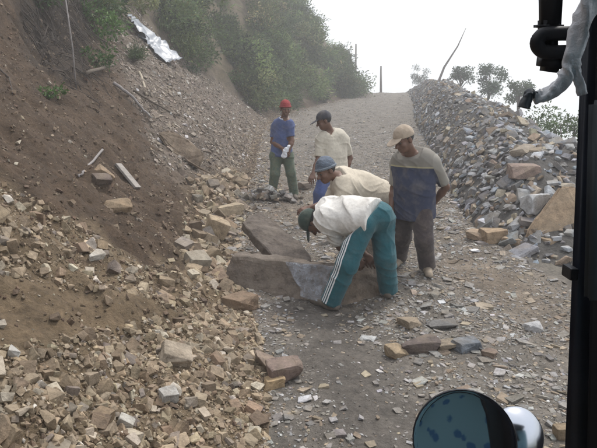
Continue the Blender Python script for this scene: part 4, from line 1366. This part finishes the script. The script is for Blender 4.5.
plant(92, 22, .42, 420, .10, LG, 'bright green leafy shrub hanging from the bank beside the thin stick', 7, hang=.3)
plant(74, 4, .34, 420, .085, np.array([.055, .10, .03]), 'dark green shrub hanging over the roots behind the thin stick', 7, hang=.35)
plant(42, -2, .30, 300, .08, np.array([.05, .085, .03]), 'green shrub at the top edge of the root-hung bank, leftmost', 6, hang=.3)
plant(104, 8, .40, 360, .10, np.array([.06, .105, .03]), 'green shrub at the top of the bank, left of the white sheet', 6)
plant(95, 62, .26, 260, .075, np.array([.06, .11, .035]), 'low green plant at the foot of the root-hung bank', 5, hang=.15)
plant(49, 97, .16, 150, .06, LG, 'small bright green fern alone on the bare brown earth', 4, 'fern', 'fern')
plant(132, 62, .2, 200, .07, np.array([.07, .10, .045]), 'sparse grass tuft just below the white sheet', 5, 'grass_tuft', 'grass', True)
plant(190, 72, .28, 240, .075, np.array([.05, .085, .04]), 'dark green bush at the lower end of the white sheet', 6)
plant(172, 10, .42, 380, .085, np.array([.065, .10, .045]), 'bush directly above the white sheet on the slope', 6)
plant(205, 40, .45, 380, .09, np.array([.06, .095, .04]), 'round bush at the upper edge of the grey scree', 6)
plant(262, 102, .35, 320, .085, np.array([.085, .135, .05]), 'light green bush above the head of the red-capped worker', 6)
plant(232, 82, .40, 320, .09, np.array([.08, .125, .045]), 'leafy bush halfway down the lower edge of the hillside vegetation', 6)

# hanging roots and dead fronds on the cut bank
wRt = inview * in_poly(pxL, pyL, [(5, -40), (88, -40), (86, 55), (70, 86), (48, 70), (25, 40)])
pr_, nr_ = SL.sample(650, wRt)
lst = []
for p_, n_ in zip(pr_, nr_):
    p = Vector(p_); pts = []
    ln = rng.uniform(.2, .9); v = Vector((rng.normal() * .5, rng.normal() * .3, -.6))
    off_ = rng.uniform(.01, .10)
    for k_ in range(6):
        q_, nq, i_, d_ = LAND.find_nearest(p)
        if nq.z < 0: nq = -nq
        pts.append(q_ + nq * (off_ + .05 * math.sin(k_ * 1.1 + p_[1] * 9)))
        v = v * .5 + Vector((rng.normal() * .35, rng.normal() * .3, -.7))
        p = q_ + v * ln / 5
    w_ = rng.uniform(.3, 1.05)
    lst.append(tube(pts, [.012 * w_, .011 * w_, .009 * w_, .007 * w_, .005 * w_, .002], 4, False))
V, F = merge(lst)
o = obj('hanging_roots', np_mesh('hanging_roots', V, F, M_ROOT)); tag(o, 'dark tangle of roots hanging down the cut bank at top left', 'roots', None, 'stuff')

def stick(pts_px, r0, r1, label, mat, lift=.05, name='branch', cat='branch'):
    pts = []
    for x, y in pts_px:
        l_, n_ = hit(x, y); pts.append(l_ + n_ * lift)
    full = []
    for i in range(len(pts) - 1):
        for t in np.linspace(0, 1, 5, endpoint=False):
            q_ = lerp(pts[i], pts[i + 1], t); full.append(q_ + Vector((rng.normal(), rng.normal(), rng.normal())) * min(r0 * .35, .006))
    full.append(pts[-1])
    V, F = tube(full, list(np.linspace(r0, r1, len(full))), 7)
    c_ = Vector(full[0]); V = [tuple(Vector(v) - c_) for v in V]
    o = obj(name, np_mesh(name, V, F, mat, True), None, c_); return tag(o, label, cat)
# the thin stick standing before the roots
lb, _ = hit(76, 88)
top = P(64, -12, lb.y - .1)
V, F = tube([lb - Vector((0, 0, .1)), lerp(lb, top, .4) + Vector((.02, 0, 0)), top], [.014, .012, .010], 7)
o = obj('stick', np_mesh('stick', [tuple(Vector(v) - lb) for v in V], F, M_GREYWOOD, True), None, lb); tag(o, 'tall thin grey stick standing upright against the root-hung bank', 'stick')
stick([(139, 74), (146, 97)], .03, .022, 'short pale broken branch lying on the scree below the white sheet', m_plain('pale_wood', (.34, .29, .22), .85, 0, .25, 30, .3))
stick([(112, 85), (128, 96), (142, 112), (150, 120)], .03, .014, 'bent grey root lying over the brown earth above the scree', M_GREYWOOD)
stick([(132, 92), (150, 103), (176, 118)], .028, .012, 'long thin dark branch lying across the grey scree', M_BARK)
stick([(84, 78), (100, 72), (112, 68)], .035, .02, 'dark dead branch poking out below the bank shrubs', M_BARK, .1)
ta, tn = hit(117, 165); tb, tn2 = hit(137, 189)
ax_ = (tb - ta).normalized(); sd_ = ax_.cross(tn).normalized()
V, F = box((ta + tb) / 2 + tn * .02, ax_, sd_, tn, (tb - ta).length, .10, .035, .006)
c_ = (ta + tb) / 2
o = obj('timber', np_mesh('timber', [tuple(Vector(v) - c_) for v in V], F, m_plain('weathered_timber', (.27, .245, .22), .85, 0, .35, 18, .5)), None, c_); tag(o, 'pale split timber board half buried beside the brown stones', 'timber')
stick([(102, 150), (84, 172), (78, 178)], .016, .01, 'thin twig on the bare earth near the uppermost brown stone', M_GREYWOOD, .02)
stick([(0, 72), (8, 80), (12, 96)], .012, .006, 'thin root curling out of the earth at the left edge', M_ROOT, .03)

# the white sheet on the slope
def sheet_on(pl, wdt, label, name, cat, mat, amp=.10, lift=.22, seed=1):
    pts = []
    for x, y in pl:
        l_, n_ = hit(x, y); pts.append((l_, n_))
    V, F = [], []
    n1, n2 = 26, 12
    for i in range(n1):
        t = i / (n1 - 1) * (len(pts) - 1); k_ = min(int(t), len(pts) - 2); f_ = t - k_
        c_ = lerp(pts[k_][0], pts[k_ + 1][0], f_); n_ = lerp(pts[k_][1], pts[k_ + 1][1], f_).normalized()
        ax_ = (pts[k_ + 1][0] - pts[k_][0]).normalized(); sd_ = ax_.cross(n_).normalized()
        wv = wdt * (.55 + .6 * math.sin(math.pi * (.15 + .75 * i / n1)) + .12 * noise.noise(Vector((i * .5, seed, 0))))
        for j in range(n2):
            e_ = (j / (n2 - 1) - .5) * wv
            V.append(c_ + sd_ * e_ + n_ * (lift + amp * noise.noise(Vector((i * .35, j * .5, seed))) + amp * .6 * noise.noise(Vector((i * .9, j * 1.2, seed + 5)))))
    for i in range(n1 - 1):
        for j in range(n2 - 1):
            a = i * n2 + j; F.append((a, a + 1, a + n2 + 1, a + n2))
    b0_ = len(V)
    V += [v - pts[0][1] * .008 for v in V]
    F += [tuple(reversed([q_ + b0_ for q_ in f])) for f in F]
    rim = [i * n2 for i in range(n1)] + [(n1 - 1) * n2 + j for j in range(1, n2)] + [i * n2 + n2 - 1 for i in range(n1 - 2, -1, -1)] + [j for j in range(n2 - 2, 0, -1)]
    for a, b_ in zip(rim, rim[1:] + rim[:1]): F.append((b_, a, a + b0_, b_ + b0_))
    c_ = Vector(pts[0][0]); V = [tuple(v - c_) for v in V]
    o = obj(name, np_mesh(name, V, F, mat, True), None, c_); return tag(o, label, cat)
M_TARP = m_plain('white_sheet', (.29, .31, .34), .4, 0, .15, 6, .2)
sheet_on([(126, 25), (140, 38), (155, 52), (170, 66)], .85, 'crumpled whitish plastic sheet lying on the slope at upper left', 'plastic_sheet', 'sheet', M_TARP)

# clear plastic over the right end of the long slab
def m_clear():
    m, n, bs, out = new_mat('clear_plastic')
    geo = nd(n, 'ShaderNodeNewGeometry')
    n1 = texnoise(n, geo.outputs['Position'], 14, 4, .6)
    bs.inputs['Base Color'].default_value = (.46, .50, .57, 1); bs.inputs['Roughness'].default_value = .18
    tr = nd(n, 'ShaderNodeBsdfTransparent')
    mx = nd(n, 'ShaderNodeMixShader')
    n.links.new(maprange(n, n1.outputs[0], .35, .65, .10, .50), mx.inputs[0])
    n.links.new(tr.outputs[0], mx.inputs[1]); n.links.new(bs.outputs[0], mx.inputs[2]); n.links.new(mx.outputs[0], out.inputs[0])
    bump(n, bs, n1.outputs[0], 1.0, .06)
    return m
M_CLEAR = m_clear()
def drape(rows, label, seed):
    """rows of world points, drawn as a rumpled film"""
    V, F = [], []
    n1, n2 = 22, 22
    R_ = [[Vector(p) for p in r_] for r_ in rows]
    def at(r_, t):
        t *= len(r_) - 1; k_ = min(int(t), len(r_) - 2); return lerp(r_[k_], r_[k_ + 1], t - k_)
    for i in range(n1):
        u_ = i / (n1 - 1) * (len(R_) - 1); k_ = min(int(u_), len(R_) - 2); f_ = u_ - k_
        for j in range(n2):
            v_ = j / (n2 - 1); v_ = v_ + (1 - v_) * (.06 + .10 * noise.noise(Vector((i * .21, seed, 2))))
            p = lerp(at(R_[k_], v_), at(R_[k_ + 1], v_), f_)
            p += Vector((0, -1, .25)) * (.045 + .045 * abs(noise.noise(Vector((j * .45 + i * .12, i * .1, seed)))) + .012 * noise.noise(Vector((j * .9, i * .7, seed))))
            V.append(p)
    for i in range(n1 - 1):
        for j in range(n2 - 1):
            a = i * n2 + j; F.append((a, a + 1, a + n2 + 1, a + n2))
    c_ = V[-1].copy(); o = obj('plastic_film', np_mesh('plastic_film', [tuple(v - c_) for v in V], F, M_CLEAR, True), None, c_)
    return tag(o, label, 'plastic film')
drape([[P(279, 259, 5.54), P(300, 261, 5.46), P(341, 265, 5.28)], [P(283, 261, 5.36), P(306, 264, 5.24), P(341, 268, 5.10)], [P(293, 281, 5.20), P(314, 283, 5.10), P(341, 287, 4.99)], [P(300, 296, 5.10), P(318, 301, 5.0), P(341, 306, 4.90)]],
      'clear bluish plastic film draped over the right end of the long slab', 3)

# ------------------------------------------------------------------ trees, dead trunk and poles beyond the pile
def tree(px, py_top, py_bot, wpx, d, label, colr, seed, n_leaf=1500, sparse=1.2):
    global rng
    base_p = P(px, py_bot, d); gz = ground(base_p.x, base_p.y)
    foot = Vector((base_p.x, base_p.y, gz)); topz = P(px, py_top, d).z; botz = P(px, py_bot, d).z
    rad = wpx * d / FPX / 2
    root = empty('tree', foot); tag(root, label, 'tree', 'small trees beyond the stone pile')
    cz = (topz + botz) / 2
    st = [tube([foot - Vector((0, 0, .2)), foot + Vector((.05, 0, (cz - gz) * .5)), Vector((foot.x + .1, foot.y, cz))], [.10, .075, .045], 7)]
    lst = []
    for i in range(11):
        a = i * 2.4 + seed; r_ = rad * rng.uniform(.35, .85)
        c_ = Vector((foot.x + .1 + math.cos(a) * r_, foot.y + math.sin(a) * r_, cz + (topz - cz) * rng.uniform(-.7, .85)))
        fk = Vector((foot.x + .07, foot.y, gz + (cz - gz) * rng.uniform(.6, .95)))
        st.append(tube([fk, lerp(fk, c_, .5) + Vector((0, 0, .08)), c_], [.035, .022, .008], 5))
        lst.append(clump(np.array(c_), rad * rng.uniform(.24, .42) * sparse, n_leaf // 11, .13, colr * rng.uniform(.8, 1.2)))
    V, F = merge(st); part('trunk', V, F, M_BARK, root, True)
    V, F, C = cat_mesh(lst); part('crown', V, F, M_LEAF, root, False, C)
tree(459, 67, 84, 22, 36, 'small round-crowned tree just right of the leaning dead trunk', np.array([.06, .09, .05]), 1)
tree(487, 66, 97, 36, 33, 'broadest of the hazy trees behind the stone pile', np.array([.065, .10, .055]), 2, 2600, 1.1)
tree(517, 83, 104, 24, 30, 'low feathery tree nearest the mirror bracket behind the pile', np.array([.07, .10, .05]), 3, 1500)
tree(418, 66, 86, 20, 58, 'faintest farthest tree, left of the leaning dead trunk', np.array([.08, .10, .08]), 4, 1500)
def bush_thing(px, py_top, d, wpx, label, colr, n_leaf=1500):
    p = P(px, 125, d); gz = ground(p.x, p.y); foot = Vector((p.x, p.y, gz)); tz = P(px, py_top, d).z
    root = empty('bush', foot); tag(root, label, 'bush'); rad = wpx * d / FPX / 2
    lst, st = [], []
    for i in range(14):
        c_ = foot + Vector((rng.uniform(-1, 1) * rad, rng.uniform(-.7, .7) * rad, (tz - gz) * rng.uniform(.25, .9)))
        st.append(tube([foot, lerp(foot, c_, .6) + Vector((0, 0, .1)), c_], [.03, .02, .008], 5))
        lst.append(clump(np.array(c_), rng.uniform(.22, .4), n_leaf // 14, .085, colr * rng.uniform(.8, 1.25)))
    V, F = merge(st); part('stem', V, F, M_BARK, root)
    V, F, C = cat_mesh(lst); part('foliage', V, F, M_LEAF, root, False, C)
bush_thing(545, 104, 15, 40, 'green bush behind the stone pile left of the vehicle pillar', np.array([.075, .115, .045]))
bush_thing(572, 110, 13.5, 36, 'taller green bush behind the pile touching the vehicle pillar', np.array([.085, .125, .05]))
# leaning dead trunk
pb, pt = P(436, 88, 28), P(466, 28, 28)
zb = ground(pb.x, pb.y); dv = pt - pb
foot = pb - dv * .35
pts = [foot, pb, lerp(pb, pt, .35) + Vector((-.10, 0, 0)), lerp(pb, pt, .7) + Vector((.04, 0, 0)), pt]
V, F = tube(pts, [.08, .065, .05, .032, .012], 8)
o = obj('dead_trunk', np_mesh('dead_trunk', [tuple(Vector(v) - foot) for v in V], F, M_GREYWOOD, True), None, foot); tag(o, 'bare dead trunk leaning right above the crest of the stone pile', 'dead tree')
pg, ng = hit(434, 84, PILE_T)
stick_pts = [P(464, 86, 26), P(472, 88, 26), P(485, 92, 26)]
def pole(px, y0, y1, d, label):
    t_, b_ = P(px, y0, d), P(px, y1, d)
    gz = ground(b_.x, b_.y)
    root = empty('utility_pole', (b_.x, b_.y, gz)); tag(root, label, 'pole', 'poles along the far road')
    V, F = tube([(b_.x, b_.y, gz - .3), (t_.x, t_.y, t_.z)], [.10, .07], 8); part('post', V, F, M_GREYWOOD, root, True)
pole(356, 44, 70, 52, 'thin hazy pole standing on the hill skyline')
pole(381, 66, 93, 49, 'thin hazy pole where the road disappears over the crest')

# ------------------------------------------------------------------ the vehicle the picture is taken from
M_DARK = m_plain('dark_paint', (.018, .023, .038), .38, 0, .3, 20, .1)
M_BLACK = m_plain('black_rubber', (.008, .009, .014), .6, 0, .3, 30, .2)
M_GREYT = m_plain('grey_trim', (.055, .065, .075), .5, 0, .2, 15, .1)
M_CHROME = m_plain('chrome', (.50, .53, .58), .16, 1.0, .06, 6, 0)
M_MIRROR = m_plain('mirror_glass', (.50, .56, .60), .03, 1.0, .02, 6, 0)
car = empty('parked_vehicle', (.75, .6, 0)); tag(car, 'dark vehicle framing the right edge, with door pillar and round mirror', 'vehicle')
def dense(pts, n_=8):
    r_ = []
    for i in range(len(pts) - 1):
        for t in np.linspace(0, 1, n_, endpoint=False):
            p0 = Vector(pts[max(i - 1, 0)]); p1 = Vector(pts[i]); p2 = Vector(pts[i + 1]); p3 = Vector(pts[min(i + 2, len(pts) - 1)])
            r_.append(.5 * ((2 * p1) + (p2 - p0) * t + (2 * p0 - 5 * p1 + 4 * p2 - p3) * t * t + (3 * p1 - p0 - 3 * p2 + p3) * t ** 3))
    r_.append(Vector(pts[-1])); return r_
def prism(quad, back):
    c = [Vector(p) for p in quad]; b_ = Vector(back)
    bm = bmesh.new()
    vs = [bm.verts.new(p) for p in c] + [bm.verts.new(p + b_) for p in c]
    for f in ((0, 1, 2, 3), (7, 6, 5, 4), (1, 0, 4, 5), (2, 1, 5, 6), (3, 2, 6, 7), (0, 3, 7, 4)): bm.faces.new([vs[i] for i in f])
    bmesh.ops.recalc_face_normals(bm, faces=bm.faces)
    bmesh.ops.bevel(bm, geom=list(bm.edges), offset=.004, segments=2, affect='EDGES')
    bm.verts.index_update(); V = [tuple(v.co) for v in bm.verts]; F = [tuple(v.index for v in f.verts) for f in bm.faces]; bm.free()
    return V, F
D = .55
V, F = prism([P(560, 560, D), P(596, 560, D), P(602, -60, D), P(585, -60, D)], (.055, .09, 0)); pil = part('door_pillar', V, F, M_DARK, car, True)
V, F = prism([P(583, 560, D - .02), P(680, 560, D - .02), P(690, -60, D - .02), P(597, -60, D - .02)], (.05, .05, 0)); part('door_frame', V, F, M_BLACK, car, True)
V, F = prism([P(583, 302, D - .05), P(605, 302, D - .05), P(607, 100, D - .05), P(588, 100, D - .05)], (.02, .03, 0)); part('side_panel', V, F, M_GREYT, car, True)
V, F = box(P(570, 272, D - .01), (1, 0, 0), (0, 1, 0), (0, 0, 1), .008, .02, .012, .002); part('latch', V, F, M_BLACK, car)
# body below and ahead of the pillar, out of view
V, F = box((1.75, 1.35, .82), (.99, -.14, 0), (.14, .99, 0), (0, 0, 1), 1.0, 1.5, .62, .06); part('bonnet', V, F, M_DARK, car, True)
V, F = box((1.05, -.35, .62), (.99, -.14, 0), (.14, .99, 0), (0, 0, 1), 1.2, 1.7, .36, .04); part('side_sill', V, F, M_DARK, car, True)
for yy in (1.45, -.9):
    cw = Vector((1.32 + .14 * yy, yy, .36))
    ax_ = Vector((.99, -.14, 0)).normalized()
    ring = [cw + (Vector((-ax_.y, ax_.x, 0)) * math.cos(a) + Vector((0, 0, 1)) * math.sin(a)) * .26 for a in np.linspace(0, 2 * math.pi, 33)]
    V, F = tube(ring, .10, 10, False); wh = part('wheel', V, F, M_BLACK, car, True)
    V, F = tube([cw - ax_ * .06, cw + ax_ * .06], .19, 20); part('rim', V, F, M_GREYT, wh)
V, F = box((.35, -.66, 1.45), (.99, .14, 0), (-.14, .99, 0), (0, .25, 1), 2.6, .14, 1.7, .05)
def m_floral():
    m, n, bs, out = new_mat('blue_floral_cloth')
    geo = nd(n, 'ShaderNodeNewGeometry')
    vo = nd(n, 'ShaderNodeTexVoronoi'); vo.inputs['Scale'].default_value = 9; n.links.new(geo.outputs['Position'], vo.inputs['Vector'])
    n1 = texnoise(n, geo.outputs['Position'], 30, 4, .6)
    a = nd(n, 'ShaderNodeMath', operation='MULTIPLY_ADD'); n.links.new(n1.outputs[0], a.inputs[0]); a.inputs[1].default_value = .35; n.links.new(vo.outputs['Distance'], a.inputs[2])
    c = mixc(n, maprange(n, a.outputs[0], .42, .5, 1, 0), (.20, .36, .42), (.05, .15, .30))
    n.links.new(c, bs.inputs['Base Color']); bs.inputs['Roughness'].default_value = .9
    return m
part('reflected_panel', V, F, m_floral(), car, True)  # unseen patterned panel, added and sized to fill the mirror's reflection
V, F = tube([(-.25, -.5, 1.55), (-.1, -.48, 1.95), (.1, -.45, 2.05), (.28, -.4, 1.9), (.34, -.35, 1.4), (.36, -.3, .8)], .035, 8); part('reflected_arc', V, F, M_BLACK, car, True)  # invented dark arc, added to give the dark band in the mirror
V, F = box((.45, -.45, 2.36), (.99, -.14, 0), (.14, .99, 0), (0, 0, 1), 1.9, 1.5, .05, .02); part('roof', V, F, M_DARK, car, True)  # out of view; put in to block the sky from mirror and chrome
# round mirror and the chrome lamp cup behind it
def lathe(c, nrm, prof, seg=40):
    n_ = Vector(nrm).normalized(); a = n_.cross(Vector((0, 0, 1))).normalized(); b_ = n_.cross(a)
    V, F = [], []
    for r_, h_ in prof:
        for k_ in range(seg):
            an = 2 * math.pi * k_ / seg; V.append(tuple(Vector(c) + n_ * h_ + (a * math.cos(an) + b_ * math.sin(an)) * r_))
    for i in range(len(prof) - 1):
        for k_ in range(seg):
            F.append((i * seg + k_, i * seg + (k_ + 1) % seg, (i + 1) * seg + (k_ + 1) % seg, (i + 1) * seg + k_))
    F.append(tuple(range(seg - 1, -1, -1))); F.append(tuple((len(prof) - 1) * seg + k_ for k_ in range(seg)))
    return V, F
mc = P(464, 441, .78); mr = 53 * .83 / FPX
mn = ((Vector(CAM) - mc).normalized() + (Vector((.14, -.58, 1.42)) - mc).normalized()).normalized()
V, F = lathe(mc, mn, [(.010, -.045), (mr * .55, -.04), (mr * .9, -.02), (mr, -.004), (mr * 1.0, .001), (mr * 1.0, .003), (mr * .985, .004), (mr * .98, .002)]); mir = part('round_mirror', V, F, M_BLACK, car, True)
V, F = lathe(mc, mn, [(mr * .978, -.002), (mr * .978, .0018), (mr * .976, .0019), (mr * .972, .0020), (mr * .9, .0025), (mr * .7, .0034), (mr * .35, .0042), (mr * .05, .0045)]); part('mirror_glass', V, F, M_MIRROR, mir, True)
lc = P(516, 436, .86); lr = 29 * .93 / FPX
ln_ = Vector((.15, -.85, .40)).normalized()
V, F = lathe(lc, ln_, [(.012, -.06), (lr * .6, -.055), (lr * .92, -.03), (lr, 0), (lr * 1.03, .002), (lr * 1.0, .006), (lr * .9, .012), (lr * .6, .022), (lr * .3, .027), (lr * .05, .028)]); part('chrome_cup', V, F, M_CHROME, car, True)
V, F = merge([tube([mc - mn * .04, mc - mn * .07 + Vector((.03, 0, -.05)), lc + Vector((0, .02, -.06)), (.55, .95, 1.0)], .011, 8), tube([lc - ln_ * .05, lc + Vector((.01, .03, -.09))], .010, 8)]); part('mirror_arm', V, F, M_BLACK, car, True)
# bracket clamped to the pillar
E = .56
def pp(x, y, d=E): return P(x, y, d)
V, F = prism([pp(545, 30), pp(563, 30), pp(567, -40), pp(544, -40)], (0, .018, .002)); br = part('bracket_bar', V, F, M_BLACK, car, True)
V, F = prism([pp(541, 32), pp(566, 32), pp(566, 20), pp(541, 20)], (0, .022, .002)); part('collar', V, F, M_BLACK, br, True)
loop = [pp(598, 33), pp(575, 33.5), pp(547, 34), pp(540, 37), pp(537, 43), pp(540, 49), pp(547, 52), pp(570, 52), pp(598, 51)]
V, F = tube(dense(loop, 5), .0066, 12); part('loop_clamp', V, F, M_BLACK, car, True)
V, F = prism([pp(546, 54), pp(560, 54), pp(560, 33), pp(549, 33)], (0, .02, .002)); part('clamp_pin', V, F, M_BLACK, br, True)
V, F = prism([pp(543, 71), pp(564, 74), pp(572, 53), pp(545, 53)], (0, .022, .002)); part('clamp_block', V, F, M_BLACK, br, True)
# rolled clear-and-grey rain curtain tied at the pillar
M_ROLL = m_plain('rolled_curtain', (.62, .63, .66), .3, 0, .5, 40, .5)
def lump_tube(pts, rad, seed, amp=.3):
    V, F = tube(pts, rad, 14)
    out = []
    for i, v in enumerate(V):
        k_ = min(i // 14, len(pts) - 1); c_ = Vector(pts[k_]); d_ = Vector(v) - c_
        ang = (i % 14) / 14 * 6.28
        f_ = 1 + amp * math.sin(ang * 3 + k_ * .25 + seed) + amp * .8 * noise.noise(Vector((ang, k_ * .4, seed)))
        out.append(tuple(c_ + d_ * f_))
    return out, F
G = .53
p_ = dense([pp(594, -30, G), pp(588, 5, G), pp(580, 32, G), pp(572, 58, G), pp(565, 78, G), pp(551, 92, G), pp(541, 97, G), pp(534, 98, G)])
V, F = lump_tube(p_, [.0085 * (1 - .45 * i / len(p_)) for i in range(len(p_))], 1); part('rolled_curtain', V, F, M_ROLL, car, True)
p_ = dense([pp(570, 58, G), pp(575, 66, G), pp(579, 80, G), pp(582, 95, G)])
V, F = lump_tube(p_, [.005] * 10 + [.0038] * (len(p_) - 10), 4); part('curtain_fold', V, F, M_ROLL, car, True)
p_ = dense([pp(540, 97, G), pp(534, 94, G), pp(530, 93, G), pp(527, 99, G), pp(524, 108, G)])
V, F = lump_tube(p_, [.0028 + .0022 * i / len(p_) for i in range(len(p_))], 2, .2); part('dark_tie', V, F, M_GREYT, car, True)

# ------------------------------------------------------------------ mist
hz, n, bs, out = new_mat('haze')
n.nodes.remove(bs)
pvn = nd(n, 'ShaderNodeVolumePrincipled')
pvn.inputs['Color'].default_value = (.97, .98, 1.0, 1)
pvn.inputs['Density'].default_value = 0.0052
pvn.inputs['Anisotropy'].default_value = 0.2
n.links.new(pvn.outputs[0], out.inputs['Volume'])
V, F = box((0, 0, 0), (1, 0, 0), (0, 1, 0), (0, 0, 1), 1840, 1840, 1)
V = [(x, y, -28 if z < 0 else 34) for x, y, z in V]
o = obj('haze', np_mesh('haze', V, F, hz)); tag(o, 'pale mist thickening towards the far hillside and trees', 'mist', None, 'stuff')
print('done', round(time.time() - T0, 1))
